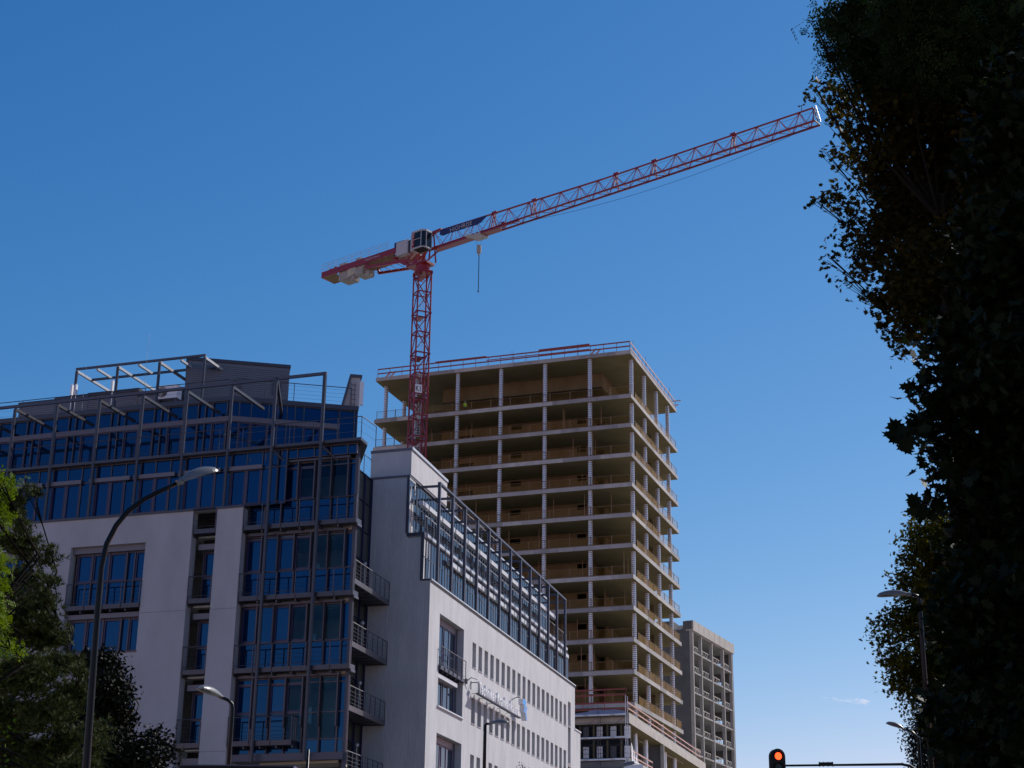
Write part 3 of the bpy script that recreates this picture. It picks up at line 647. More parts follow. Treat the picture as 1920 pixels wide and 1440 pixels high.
em([[(.63, .36), (.88, -.12), (1.14, -.12), (.90, .36), (1.12, .78), (.88, .78)]]).build('letter', [M['cyan'], M['white_paint']], SG)

# ============================================================ CONCRETE TOWER UNDER CONSTRUCTION
TW = thing('concrete_tower', 'tall unfinished concrete tower with open floors and ribbed round columns', 'building', TL(-17, -11, 0))
tops = [74.7, 68.97] + [65.2 - 3.745 * k for k in range(0, 17)]
def slab(z, th=.5, u0=-34.2, u1=0, w0=-23.5, w1=0, matz=None):
    b = MB(); fr = TL
    P = [fr(u0, w1, 0), fr(u1, w1, 0), fr(u1, w0, 0), fr(u0, w0, 0)]
    n = len(b.v); b.v += [(p.x, p.y, z - th) for p in P] + [(p.x, p.y, z) for p in P]
    b.f.append((3, 2, 1, 0)); b.m.append(1); b.f.append((4, 5, 6, 7)); b.m.append(0)
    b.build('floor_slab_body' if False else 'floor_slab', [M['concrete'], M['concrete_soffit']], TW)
    # formwork segments of the slab edge: each a slightly different pour
    rr = random.Random(int(z * 10)); s = MB()
    return P
for z in tops:
    if z < 2: continue
    th = .5; b = MB()
    P = [TL(-34.2, 0, 0), TL(0, 0, 0), TL(0, -23.5, 0), TL(-34.2, -23.5, 0)]
    b.v += [(p.x, p.y, z - th) for p in P] + [(p.x, p.y, z) for p in P]
    b.f += [(3, 2, 1, 0), (4, 5, 6, 7)]; b.m += [1, 0]
    rr = random.Random(int(z * 10))
    def edge(A, B, L):
        t = 0
        while t < L - .01:
            d = min(rr.choice([2.5, 3.2, 4.8, 6.1]), L - t)
            if L - t - d < 1: d = L - t
            a, c = A.lerp(B, t / L), A.lerp(B, (t + d) / L)
            n = len(b.v); b.v += [(a.x, a.y, z - th), (c.x, c.y, z - th), (c.x, c.y, z), (a.x, a.y, z)]; b.f.append((n, n + 1, n + 2, n + 3)); b.m.append(rr.choice([0, 0, 2, 3])); t += d
    edge(P[0], P[1], 34.2); edge(P[1], P[2], 23.5); edge(P[2], P[3], 34.2); edge(P[3], P[0], 23.5)
    if 'concrete_a' not in M:
        M['concrete_a'] = mat('concrete_a', (.32, .31, .305), .9, noise=.25, nscale=.8, spec=.2); M['concrete_b'] = mat('concrete_b', (.47, .455, .43), .9, noise=.2, nscale=1.2, spec=.2)
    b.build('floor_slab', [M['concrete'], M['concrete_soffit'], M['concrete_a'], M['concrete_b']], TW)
def colmesh(h, r=.27):
    b = MB(); n = max(4, int(h / .23)); prof = []
    for i in range(n):
        z = h * i / n; d = h / n; prof += [(r * .80, z), (r * .80, z + d * .22), (r, z + d * .34), (r, z + d * .9)]
    prof.append((r * .9, h)); b.lathe((0, 0, 0), prof, 12)
    for i in range(len(prof) - 1):
        if i % 4 in (0, 3):
            for j in range(12): b.m[i * 12 + j] = 1
    return b.mesh('column', [M['galv'], M['groove']])
M['groove'] = mat('groove', (.16, .16, .18), .5, .3)  # shade of the ring grooves put into a darker grey for contrast
cm = {round(5.23, 2): colmesh(5.23), round(3.245, 3): colmesh(3.245), 3.27: colmesh(3.27)}
colpos = [(-.55, -2.2)] + [(u, -.55) for u in (-5.4, -11.25, -17.1, -22.95, -28.8)] + [(-33.65, -2.2)] + [(-.55, -2.2 - 6.1 * k) for k in (1, 2, 3)] + [(-33.65, -2.2 - 6.1 * k) for k in (1, 2, 3)] + [(u, -22.9) for u in (-5.4, -11.25, -17.1, -22.95, -28.8)]
for i in range(len(tops) - 1):
    zt, zb = tops[i] - .5, tops[i + 1]
    if zb < 20: break
    me = cm[5.23] if i == 0 else cm[3.245 if i > 1 else 3.27]
    for (u, w_) in colpos: inst(me, 'column', TW, TL(u, w_, zb))
# core
for i in range(len(tops) - 1):
    zt, zb = tops[i] - .5, tops[i + 1]
    if zb < 20: break
    b = MB()
    if i == 0:
        wall_holes(b, TL, -27, -5.3, 72.3, zt, [], -5.5, .4); b.fbox(TL, -5.7, -5.3, -13.7, -5.9, 72.3, zt)
        wall_holes(b, TL, -27, -7.5, zb, zt, [(-24, -21, zb, zb + 2.2), (-13, -11, zb + 1, zb + 2.4)], -8.5, .3)
    else:
        wall_holes(b, TL, -27, -6.9, zb, zt, [(-8.6, -7.4, zt - .85, zt - .2), (-17.4, -16.0, zt - .85, zt - .2), (-24.5, -22.5, zb, zb + 2.3)], -5.5, .3)
        b.fbox(TL, -7.2, -6.9, -16, -5.81, zb, zt)
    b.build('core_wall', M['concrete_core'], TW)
    b = MB(); b.fbox(TL, -27, -7.3, -16, -15.7, zb, zt); b.fbox(TL, -27, -7.3, -9.2, -9, zb, zt) if i else None
    b.build('core_wall', M['concrete_dark'], TW)
    b = MB(); b.fbox(TL, -6.0, -5.7, -13.0, -8.5, zb, zt); b.fbox(TL, -5.7, -1.5 if i % 3 else -3, -15.5, -15.3, zb, zt); b.build('core_wall', M['concrete_core'], TW)
# mesh barriers round the floor edges
bb = MB(); bb.poly([(0, 0, .08), (2.6, 0, .08), (2.6, 0, 1.12), (0, 0, 1.12)]); bb.mi = 1
for x in (0.0, 2.56): bb.box(x, x + .05, -.05, 0, 0, 1.2)
bb.box(.05, 2.56, -.03, 0, 1.09, 1.13); bb.box(.05, 2.56, -.03, 0, .04, .16)
bme = bb.mesh('mesh_barrier', [M['barrier'], mat('barrier_frame', (.17, .11, .05), .6)]); bme2 = bb.mesh('mesh_barrier', [M['barrier_b'], bme.materials[1]])
for i in range(1, len(tops)):
    z = tops[i]
    if z < 24: break
    for k in range(13): inst(bme, 'mesh_barrier', TW, TL(-34.0 + 2.61 * k, -.30, z), R(-19.5))
    if z > 27:
        for k in range(8): inst(bme2, 'mesh_barrier', TW, TL(-.3, -2.9 - 2.61 * k - 0.01, z), R(70.5))
pm_ = MB(); pm_.tube((0, 0, 0), (0, 0, 3.24), .04, n=6); pm_.tube((0, 0, 0), (0, 0, 1.7), .055, n=6); pm_.box(-.1, .1, -.1, .1, 0, .01); pme = pm_.mesh('prop', mat('prop_steel', (.30, .20, .12), .6, .2)); rp = random.Random(5)
for i in range(2, 12):
    for k in range(rp.choice([3, 5, 8])): inst(pme, 'prop', TW, TL(-rp.uniform(1.2, 33), -rp.uniform(1.2, 5.0), tops[i]))
# roof edge rails in red timber
b = MB(); zr = 74.7
def rail2(A, B, n, zz, bb_, dbl=()):
    for h in zz: bb_.bar(A + Vector((0, 0, h)), B + Vector((0, 0, h)), .06, .16)
    for i in range(n + 1):
        t = A.lerp(B, i / n); bb_.bar(t, t + Vector((0, 0, zz[-1] + .05)), .06)
rail2(TL(-34, -.1, zr), TL(-.1, -.1, zr), 20, (.55, 1.15), b)
b.bar(TL(-26, -.2, zr + 1.32), TL(-19, -.2, zr + 1.32), .1, .14); b.bar(TL(-12, -.2, zr + 1.36), TL(-5.3, -.2, zr + 1.40), .1, .2); b.bar(TL(-12, -.2, zr + .75), TL(-5.3, -.2, zr + .75), .1, .1)
b.bar(TL(-19, -.2, zr + .8), TL(-12, -.2, zr + .8), .06, .1)
b.build('edge_rail', M['rail_red'], TW)
b = MB(); rail2(TL(-.1, -.2, zr), TL(-.1, -23.3, zr), 12, (.35, 1.1), b); b.bar(TL(-1, -23.3, zr + .5), TL(.35, -23.3, zr + .5), .08, .12); b.bar(TL(-1, -23.3, zr + 1.1), TL(.7, -23.3, zr + 1.1), .08, .12); b.build('edge_rail', M['rail_lit'], TW)
for u, w_ in ((-33, -.4), (-32.4, -.5), (-5.2, -.4), (-4.8, -.8)): b = MB(); b.bar(TL(u, w_, zr + .1), TL(u + .5, w_ - .5, zr + 1.0), .08, .2); b.build('formwork_prop', M['rail_lit'], TW)
b = MB()
for u, w_ in ((-29.8, -1), (-15.8, -1), (-7, -1), (-.3, -2.2), (-.3, -8.3), (-.3, -20.5)): b.tube(TL(u, w_, zr), TL(u + random.uniform(-.2, .2), w_, zr + 2.1), .02, n=4)
b.build('rebar', M['steel_dark'], TW)
b = MB(); b.fbox(TL, -26.5, -24.5, -1.6, -.3, 68.98, 69.4); b.build('material_stack', M['timber'], TW)

# worker
def person(loc, rz):
    me = bpy.data.meshes.new('person')
    V = [(0, 0, .95), (0, 0, 1.2), (0, 0, 1.42), (0, -.01, 1.52), (0, -.02, 1.66), (0, -.01, 1.74), (.17, 0, 1.4), (.24, -.05, 1.12), (.2, -.22, .95), (-.17, 0, 1.4), (-.24, -.05, 1.12), (-.2, -.22, .95), (.09, 0, .9), (.1, -.03, .5), (.1, 0, .08), (.1, -.16, .04), (-.09, 0, .9), (-.1, .03, .5), (-.1, 0, .08), (-.1, -.16, .04)]
    Ed = [(0, 1), (1, 2), (2, 3), (3, 4), (4, 5), (2, 6), (6, 7), (7, 8), (2, 9), (9, 10), (10, 11), (0, 12), (12, 13), (13, 14), (14, 15), (0, 16), (16, 17), (17, 18), (18, 19)]
    me.from_pydata(V, Ed, []); o = bpy.data.objects.new('person', me); COL.objects.link(o)
    rad = [.15, .15, .13, .055, .09, .075, .06, .045, .035, .06, .045, .035, .085, .06, .045, .035, .085, .06, .045, .035]
    md = o.modifiers.new('skin', 'SKIN'); 
    for i, r_ in enumerate(rad): me.skin_vertices[0].data[i].radius = (r_, r_ * .85)
    me.skin_vertices[0].data[0].use_root = True
    o.modifiers.new('sub', 'SUBSURF').levels = 1; bpy.context.view_layer.update()
    me2 = bpy.data.meshes.new_from_object(o.evaluated_get(bpy.context.evaluated_depsgraph_get())); bpy.data.objects.remove(o)
    for m in (M['hivis'], M['trousers'], M['skin'], M['white_paint']): me2.materials.append(m)
    for p in me2.polygons:
        z = p.center.z; p.material_index = 1 if z < .95 else (2 if 1.48 < z < 1.64 else (3 if z >= 1.64 else 0)); p.use_smooth = True
    o = bpy.data.objects.new('person', me2); COL.objects.link(o); o.location = loc; o.rotation_euler = (0, 0, rz); OFF[o.name] = Vector(loc); return o
tag(person(TL(-22.2, -1.3, 68.97), R(20)), 'worker in a yellow high visibility vest on the second highest tower floor', 'person')

# ============================================================ REAR CONCRETE FRAME
RB = thing('concrete_frame_building', 'narrow grey concrete frame building with small bracing behind the tower', 'building', E2(9, -5, 0))
ucols = [0.1, 3.9, 8.85, 14.2, 18.3]; levels = [47.75 - 2.82 * k for k in range(0, 16)]
b = MB()
for u in ucols:
    wd = .13
    b.fbox(E2, u - wd, u + wd, -.5, -.02, 0, 47.75); 
b.build('column', M['concrete_light'], RB)
EE = Fr(E2(18.75, -.02, 0)[:2], 155.3); b = MB(); wall_holes(b, EE, 0, 9.4, 0, 47.75, [(1.4, 3.5, z + .15, z + 1.45) for z in levels[1:] if z > 8], 0, .2); b.build('end_wall', M['concrete_dark'], RB)
for z in levels:
    if z < 8: continue
    b = MB(); b.fbox(E2, .05, 18.5, -9.4, -.10, z - .20, z); b.build('floor_slab', M['concrete'], RB)
    for a, c in zip(ucols[:-1], ucols[1:]):
        if z > 47: continue
        b = MB()
        for t in (.12, .36, .55):
            p = a + (c - a) * t
            b.bar(E2(p, -.25, z + .02), E2(p + .55, -.25, z + .7), .07); b.bar(E2(p + .9, -.25, z + .02), E2(p + .55, -.25, z + .7), .05)
        b.bar(E2(a + .3, -.25, z + .78), E2(a + (c - a) * .72, -.25, z + .74), .10)
        b.build('bracing', M['concrete_light'], RB)
b = MB(); b.fbox(E2, -.05, 19.1, -1.0, .12, 47.75, 49.2)
b.build('parapet', M['concrete_light'], RB)
b = MB()
for i in range(1, 8): b.fbox(E2, 19.1 * i / 8 - .03, 19.1 * i / 8 + .03, .12, .124, 47.8, 49.19)
b.build('panel_joint', M['concrete_dark'], RB)
b = MB(); b.fbox(E1, -9, -.05, -.5, 0, 0, 48.0); b.fbox(E1, -1.4, -.1, -1.0, .05, 48.0, 49.15); b.poly([E1(-2.6, -.1, 48.0), E1(-1.4, -.1, 48.0), E1(-1.4, -2.0, 49.0), E1(-2.6, -2.0, 49.0)])
b.fbox(E1, -7, -2.9, -3, -.1, 48.0, 49.3); b.build('side_wall', M['concrete_dark'], RB)
b = MB(); b.fbox(E2, .3, 3.6, -9.6, -9.4, 0, 47.7); b.fbox(E2, 9.2, 11.6, -9.6, -9.4, 0, 47.7); b.fbox(E2, 14.5, 18.4, -9.6, -9.4, 0, 47.7); b.fbox(E2, 3.6, 8.6, -9.6, -9.4, 0, 47.7)
b.build('back_wall', M['concrete_core'], RB)
b = MB()
for u in ucols[1:]: b.fbox(E2, u - .9, u - .45, -9.4, -9.0, 0, 47.7)
b.build('inner_column', M['concrete_light'], RB)

# ============================================================ PODIUM BUILDING
PB = thing('podium_building', 'low concrete podium building with sunlit roof edge and red safety rails', 'building', PL(-8, -8, 0))
for z in (28.5, 23.75, 19.5, 15.5):
    b = MB(); P = [PL(-16, 0, 0), PL(0, 0, 0), PR(45, 0, 0), PR(45, -12, 0)]
    b.v += [(p.x, p.y, z - 1.1) for p in P] + [(p.x, p.y, z) for p in P]; b.f += [(3, 2, 1, 0), (4, 5, 6, 7), (0, 1, 5, 4), (1, 2, 6, 5), (2, 3, 7, 6), (3, 0, 4, 7)]; b.m += [1, 0, 0, 0, 0, 0]
    b.build('floor_slab', [M['concrete_light'], M['concrete_soffit']], PB)
for zt in (27.4, 22.65):
    h = zt - 3.65
    for u in (3.6, 8.0, 13.5, 24, 30): 
        b = MB(); b.tube(PR(u, -1.2, h), PR(u, -1.2, zt), .28, n=12); b.build('column', M['galv'], PB)
b = MB(); b.fbox(PR, 18.1, 18.5, -8, -.3, 0, 27.4); b.fbox(PR, 1.0, 18.1, -9, -8.6, 0, 27.4); b.fbox(PR, 8.6, 18.1, -3.2, -3.0, 23.75, 27.4); b.build('wall', M['concrete_dark'], PB)
b = MB(); b.fbox(PR, 18.5, 44, -6, -5.7, 0, 27.4); b.build('wall', M['concrete_core'], PB)
b = MB(); b.fbox(PR, 17.9, 18.12, -.4, .02, 15.5, 27.4); b.build('wall_end', M['concrete_light'], PB)
b = MB(); rail2(PR(-.2, -.1, 28.5), PR(42, -.1, 28.5), 16, (.45, 1.05), b); b.build('edge_rail', M['rail_lit'], PB)
b = MB(); rail2(PR(1.5, -.3, 23.75), PR(13, -.3, 23.75), 6, (.45, 1.05), b); b.build('edge_rail', M['rail_lit'], PB)
b = MB(); rail2(PL(-15, -.3, 28.5), PL(-.4, -.3, 28.5), 6, (.5, 1.15, 2.0, 2.6), b); b.build('edge_rail', M['rail_red'], PB)
# podium front: columns, windows and dark recess
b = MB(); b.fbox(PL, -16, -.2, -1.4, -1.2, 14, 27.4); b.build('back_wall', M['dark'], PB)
for i in range(10):
    u = -.35 - 1.53 * i
    b = MB(); b.fbox(PL, u - .75, u - .62, -.7, -.35, 14, 27.4); b.build('facade_column', M['concrete_core'], PB)
    for z0, z1 in ((25.9, 27.25), (23.9, 25.1), (20.9, 22.4)):
        b = MB(); b.fbox(PL, u - .42, u + .22, -.8, -.7, z0, z1); b.build('window', M['white_paint' if (i + int(z0)) % 4 else 'interior_floor'], PB)

# ------------------------------------------------------------ scaffold in front of the podium
SC = thing('scaffold', 'steel tube scaffold with netting and white toe boards before the podium', 'scaffold', PL(-6, .8, 0))
for z in (28.12, 25.72, 23.43, 21.1, 18.8):
    for i in range(5):
        b = MB(); b.fbox(PL, -.15 - 3.0 * (i + 1) + .04, -.15 - 3.0 * i, .25, 1.0, z - .08, z); b.build('deck', M['steel'], SC)
        b = MB(); b.tube(PL(-.15 - 3.0 * (i + 1) + .04, 1.06, z + .06), PL(-.15 - 3.0 * i, 1.06, z + .06), .1, n=8); b.build('toe_board', M['white_paint'], SC)
        text_on('s', PL, -1.75 - 3.0 * i, 1.18, z - .02, .28, .02, M['red_txt'], SC, 'printed_letter'); text_on('a', PL, -1.6 - 3.0 * i, 1.18, z - .02, .28, .02, M['yellow_txt'], SC, 'printed_letter'); text_on('x', PL, -1.44 - 3.0 * i, 1.18, z - .02, .28, .02, M['blue_txt'], SC, 'printed_letter')
for i in range(6):
    u = -.12 - 3.05 * i
    for w_ in (.22, 1.02):
        b = MB(); b.tube(PL(u, w_, 0), PL(u, w_, 30.2 if i == 0 else 29.2), .035, n=6); b.build('standard_tube', M['galv' if i == 0 else 'steel'], SC)
b = MB()
for z in (28.12, 25.72, 23.43, 21.1):
    for h in (.5, .95, 1.35): b.tube(PL(-15, 1.03, z - 2.4 + h + .3), PL(-.1, 1.03, z - 2.4 + h + .3), .022, n=5)
for i in range(1, 5): b.tube(PL(-.12 - 3.05 * i, 1.05, 23.5), PL(-.12 - 3.05 * (i - 1), 1.05, 25.6), .02, n=5); b.tube(PL(-.12 - 3.05 * i, 1.05, 25.8), PL(-.12 - 3.05 * (i - 1), 1.05, 28.0), .02, n=5)
for k in range(6): z = 23 + k * 1.2; b.bar(PL(-.1, .22, z), PL(-.1, 1.02, z), .05)
b.build('guard_tube', M['steel'], SC)
b = MB(); n = 12
for i in range(n):
    a, c = -14 + 13.8 * i / n, -14 + 13.8 * (i + 1) / n; za, zc = 28.52 + .05 * math.sin(i * 1.7) + (.28 if i in (9, 10, 11) else 0), 28.52 + .05 * math.sin((i + 1) * 1.7) + (.28 if i in (8, 9, 10) else 0)
    b.poly([PL(a, 1.1, 28.15), PL(c, 1.1, 28.15), PL(c, .7, zc), PL(a, .7, za)])
    b.poly([PL(a, .7, za), PL(c, .7, zc), PL(c, .2, zc - .1), PL(a, .2, za - .1)])
b.build('tarpaulin', M['sheet'], SC)
b = MB()   # white sheets hanging at the corner
for i in range(6):
    u = .6 + i * 1.1; b.poly([PR(u, .15 + .1 * (i % 2), 21), PR(u + .8, .3, 21), PR(u + .5 - .3 * (i % 2), .1, 25.0 - i * .5), PR(u - .2, .1, 25.4 - i * .5)])
b.build('sheeting', M['white_paint'], SC)
b = MB(); b.poly([PL(-15, 1.12, 18), PL(-.2, 1.12, 18), PL(-.2, 1.12, 23.2), PL(-15, 1.12, 23.2)]); b.build('netting', M['net'], SC)
# banner
BN = thing('site_banner', 'white banner with red yellow and blue letters at the scaffold corner', 'banner', PR(0.5, 1.3, 22))
BNf = Fr(PL(-.2, 1.5, 0)[:2], -12)
b = MB(); b.fbox(BNf, 0, 2.0, 0, .03, 21.4, 22.85); b.build('cloth', M['white_paint'], BN)
for c, u, m in (('s', .12, 'red_txt'), ('a', .72, 'yellow_txt'), ('x', 1.32, 'blue_txt')): text_on(c, BNf, u, .05, 22.0, .95, .03, M[m], BN)
BN2 = thing('site_lettering', 'small white letters nal low on the scaffold netting', 'lettering', PL(-3.4, 1.2, 22))
for i, c in enumerate('nal'): text_on(c, PL, -3.7 + .28 * i, 1.2, 22.3, .5, .02, M['white_paint'], BN2)

# ============================================================ TOWER CRANE
mc = J(-8.17, -.6, 0)
CR = thing('tower_crane', 'red lattice tower crane with long jib above the unfinished tower', 'crane', (mc.x, mc.y, 0))
MF = Fr((mc.x, mc.y), 23.0); a_ = .88
legs = [(-a_, -a_), (a_, -a_), (a_, a_), (-a_, a_)]
SH = 2.75
z0c = 33.0; nsec = 19; ztop = 86.0
b = MB(); b.fbox(MF, -1.5, 1.5, -1.5, 1.5, 0, 1.0); b.build('foundation', M['concrete'], CR)
z = ztop; si = 0
SEC = 5.5
while z > 2:
    zb = max(z - SEC, 1.0); b = MB()
    for (x, y) in legs: b.tube(MF(x, y, zb), MF(x, y, z), .115, n=10)
    for j in range(2):
        za, zc = z - SEC * (j + 1) / 2, z - SEC * j / 2
        if za < zb - .01: za = zb
        if zc <= za + .3: continue
        for k in range(4):
            p, q = legs[k], legs[(k + 1) % 4]
            b.bar(MF(*p, zc - .05), MF(*q, zc - .05), .14)
            b.bar(MF(*p, za), MF(*q, zc), .10) if (j + k) % 2 else b.bar(MF(*q, za), MF(*p, zc), .10)
            b.bar(MF(*p, zc - .9), MF((p[0] + q[0]) / 2, (p[1] + q[1]) / 2, zc - .05), .05)
    for (x, y) in legs: b.fbox(MF, x - .13, x + .13, y - .13, y + .13, z - .25, z)
    b.build('mast_section', M['crane'], CR)
    b = MB(); b.fbox(MF, -.6, .15, -.75, .75, z - .85, z - .78); b.fbox(MF, -.6, .15, -.75, -.70, z - .85, z - .3); b.build('platform', M['crane'], CR)
    b = MB()
    for x in (-.25, .1): b.bar(MF(x, .35, zb), MF(x + .25, .15, z - .8), .04)
    for i in range(14): t = i / 14; b.bar(MF(-.25 + .25 * t, .35 - .2 * t, zb + (z - .8 - zb) * t), MF(.1 + .25 * t, .35 - .2 * t, zb + (z - .8 - zb) * t), .03)
    b.build('ladder', M['galv'], CR)
    z = zb
for uu, rz_, pos in ((0, 0, MF(-.72, .98, 69.5)), (1, 0, MF(.98, .6, 69.2))):
    pass
SF = Fr(MF(-a_ - .1, a_ + .13, 0)[:2], 23 - 0)     # K1 plates
sgf = MB(); sgf.fbox(MF, -.85, .05, .97 + .0, 1.0, 69.5, 70.55); f = sgf.build('plate', M['white_paint'], CR)
text_on('K1', MF, -.80, 1.02, 69.68, 1.0, .03, M['black'], f, 'lettering', squash=.68)
MS = Fr((mc.x, mc.y), 23 + 90)
s2 = MB(); s2.fbox(MS, -.75, .2, .97, 1.0, 69.2, 70.2); f = s2.build('plate', M['white_paint'], CR)
text_on('K1', MS, -.72, 1.02, 69.35, 1.0, .03, M['black'], f, 'lettering', squash=.68)
# slewing ring, platform and tower head (u runs along the jib, centred on w = -.6)
b = MB(); b.fbox(MF, -1.0, 1.0, -1.0, 1.0, 85.9, 86.2); b.lathe((mc.x, mc.y, 86.2), [(1.0, 0), (1.0, .35), (.9, .36), (.9, .85)], 20); b.build('slewing_ring', M['crane'], CR)
b = MB(); b.fbox(J, -10.2, -7.0, -1.5, .4, 87.05, 87.35); b.fbox(J, -12.6, -8.8, -1.9, .7, 88.75, 88.9)
b.bar(J(-9.8, .3, 87.3), J(-12.2, .3, 88.8), .25, .3); b.bar(J(-9.8, -1.5, 87.3), J(-12.2, -1.5, 88.8), .25, .3); b.build('slewing_platform', M['crane'], CR)
b = MB()
for w_ in (.05, -1.25):
    b.bar(J(-9.3, w_, 87.3), J(-6.9, -.6 + (w_ + .6) * .3, 91.3), .22, .28); b.bar(J(-6.6, w_, 87.3), J(-6.7, -.6 + (w_ + .6) * .3, 91.3), .2, .25); b.bar(J(-9.3, w_, 87.4), J(-6.4, w_, 88.8), .16)
b.bar(J(-7.6, -.6, 91.2), J(-5.2, -.6, 91.35), .3, .35); b.bar(J(-12, -.6, 89.9), J(-7.4, -.6, 91.2), .14); b.build('tower_head', M['crane'], CR)
b = MB(); b.bar(J(-17.4, .1, 90.3), J(-7.2, -.5, 91.2), .09); b.bar(J(-17.4, -1.3, 90.3), J(-7.2, -.7, 91.2), .09); b.build('tie_bar', M['crane'], CR)
# jib: 1 top chord, 2 bottom chords
b = MB(); L0, L1 = -6.4, 48.5
ZT = lambda u: 91.28 - .55 * min(1, max(0, (u + 6) / 26))
b.bar(J(L0, -.6, ZT(L0)), J(20, -.6, ZT(20)), .17); b.bar(J(20, -.6, ZT(20)), J(L1 - .4, -.6, 90.73), .15)
b.bar(J(L0, 0, 88.78), J(L1, 0, 88.78), .16, .2); b.bar(J(L0, -1.2, 88.78), J(L1, -1.2, 88.78), .16, .2)
b.build('jib_chord', M['crane'], CR)
seg = [L0, -3.0, 0.4, 3.2, 5.8, 9.0, 11.0, 13.9, 16.7, 19.4, 21.8, 25.0, 27.2, 30.4, 33.0, 35.7, 38.3, 41.1, 43.8, 46.4, 48.3]
for i in range(len(seg) - 1):
    a, c = seg[i], seg[i + 1]; b = MB(); mid = (a + c) / 2
    for w_ in (0, -1.2):
        b.bar(J(a, -.6, ZT(a)), J(mid, w_, 88.8), .06); b.bar(J(mid, w_, 88.8), J(c, -.6, ZT(c)), .06); b.bar(J(c, w_, 88.8), J(c, -.6, ZT(c)), .04)
    b.bar(J(a, 0, 88.78), J(mid, -1.2, 88.78), .05); b.bar(J(mid, -1.2, 88.78), J(c, 0, 88.78), .05); b.bar(J(mid, 0, 88.78), J(mid, -1.2, 88.78), .07)
    b.build('jib_lattice', M['crane'], CR)
for u in (3.5, 9.8, 22.0, 27.4, 38.0):
    b = MB(); b.bar(J(u - .35, -.6, ZT(u) + .12), J(u + .35, -.6, ZT(u) + .12), .2, .3); b.bar(J(u, -.6, ZT(u)), J(u, 0, 88.8), .12); b.bar(J(u, -.6, ZT(u)), J(u, -1.2, 88.8), .12); b.bar(J(u + .35, -.6, ZT(u)), J(u + .35, 0, 88.8), .08); b.build('jib_joint', M['crane'], CR)
b = MB(); b.bar(J(-6.4, -.0, 88.6), J(8, -.0, 88.66), .16, .3); b.fbox(J, -6.0, 4.6, -1.1, -.1, 88.62, 88.66); b.lathe(J(5.0, -.6, 88.8), [(.35, 0), (.45, .3), (.3, .6)], 10); b.build('jib_walkway', M['crane'], CR)
b = MB()   # tip
b.bar(J(48.5, 0, 88.78), J(48.5, -1.2, 88.78), .14); b.bar(J(48.4, 0, 88.8), J(48.0, -.6, 90.9), .08); b.bar(J(48.4, -1.2, 88.8), J(48.0, -.6, 90.9), .08); b.bar(J(48.9, -.6, 88.8), J(48.4, -.6, 90.9), .06)
for z in (89.4, 90.0): b.bar(J(48.5, -.1, z), J(48.5, -1.1, z), .08)
b.build('jib_tip', M['cladding'], CR)
b = MB(); b.tube(J(46.7, -.6, 90.8), J(46.7, -.6, 91.5), .04); b.bar(J(46.4, -.6, 91.5), J(47.0, -.6, 91.5), .05); b.lathe(J(46.4, -.6, 91.4), [(.05, 0), (.14, .1), (.05, .22)], 8); b.lathe(J(47.0, -.6, 91.4), [(.05, 0), (.14, .1), (.05, .22)], 8); b.build('aircraft_light', M['black'], CR)
# sagging hoist and trolley ropes
b = MB(); pts = []
for i in range(25):
    t = i / 24; u = 8 + 40 * t; pts.append(J(u, -.6, 88.6 - 1.5 * 4 * t * (1 - t) * .85))
b.path(pts, .022, 4)
b.path([J(-6, -.5, 90.4), J(48, -.5, 90.2)], .015, 4); b.path([J(-6, -.7, 89.6), J(48, -.7, 89.5)], .012, 4); b.build('rope', M['black'], CR)
# counter jib
b = MB(); CE = -25.6
b.bar(J(CE, .35, 90.0), J(-12.5, .35, 90.0), .12, .80, up=(0, 0, 1)); b.bar(J(CE, -2.1, 90.0), J(-12.5, -2.1, 90.0), .12, .80); b.bar(J(CE, .35, 90.0), J(CE, -2.1, 90.0), .12, .8)
b.bar(J(-17.4, .35, 89.0), J(-9.6, .35, 87.9), .18, .35); b.bar(J(-17.4, -2.1, 89.0), J(-9.6, -2.1, 87.9), .18, .35); b.bar(J(-17.6, .35, 89.6), J(-17.2, .35, 88.9), .2, .3); b.bar(J(-17.6, -2.1, 89.6), J(-17.2, -2.1, 88.9), .2, .3)
b.bar(J(-12.5, .35, 90.0), J(-9.0, .3, 89.4), .14, .6)
for i in range(6): 
    u = -17.3 + i * 1.3; b.bar(J(u, .35, 89.7), J(u, .35, 88.95 - (u + 17.4) * .141), .06); b.bar(J(u, .35, 89.7), J(u + 1.2, .35, 88.9 - (u + 17.4) * .141), .05); b.bar(J(u, -2.1, 88.9 - (u + 17.4) * .141), J(u, .35, 88.9 - (u + 17.4) * .141), .05)
b.build('counter_jib', M['crane'], CR)
b = MB(); b.fbox(J, CE + .1, -23.2, -2.0, .25, 89.62, 89.68); b.fbox(J, -18.2, -9, -2.0, .25, 89.62, 89.68); b.build('deck', M['timber'], CR)
text_on('WOLFF 7534.16 clear', J, -18.4, .425, 89.85, .42, .01, M['letter_grey'], CR, 'lettering') if False else text_on('WOLFF KRAN', J, -17.6, .425, 89.86, .42, .01, M['letter_grey'], CR, 'lettering')
for u0, u1 in ((-22.6, -20.9), (-19.6, -18.2)):
    n = 4 if u0 < -22 else 3
    for i in range(n):
        a = u0 + (u1 - u0) * i / n; b = MB(); b.fbox(J, a, a + (u1 - u0) / n - .03, -1.85, .12, 88.5, 90.85 if i < n - 1 else 90.7); b.build('counterweight', M['weight'], CR)
    b = MB(); b.fbox(J, u1 + .0, u1 + .7, -1.4, -.3, 88.2, 88.9); b.build('counterweight', M['weight'], CR)
b = MB(); b.lathe(J(-23.9, -.6, 90.45), [(.3, 0), (.45, .3), (.3, .6)], 10); b.fbox(J, -24.6, -24.1, -1.2, 0, 90.4, 90.75); b.build('winch', M['crane'], CR)
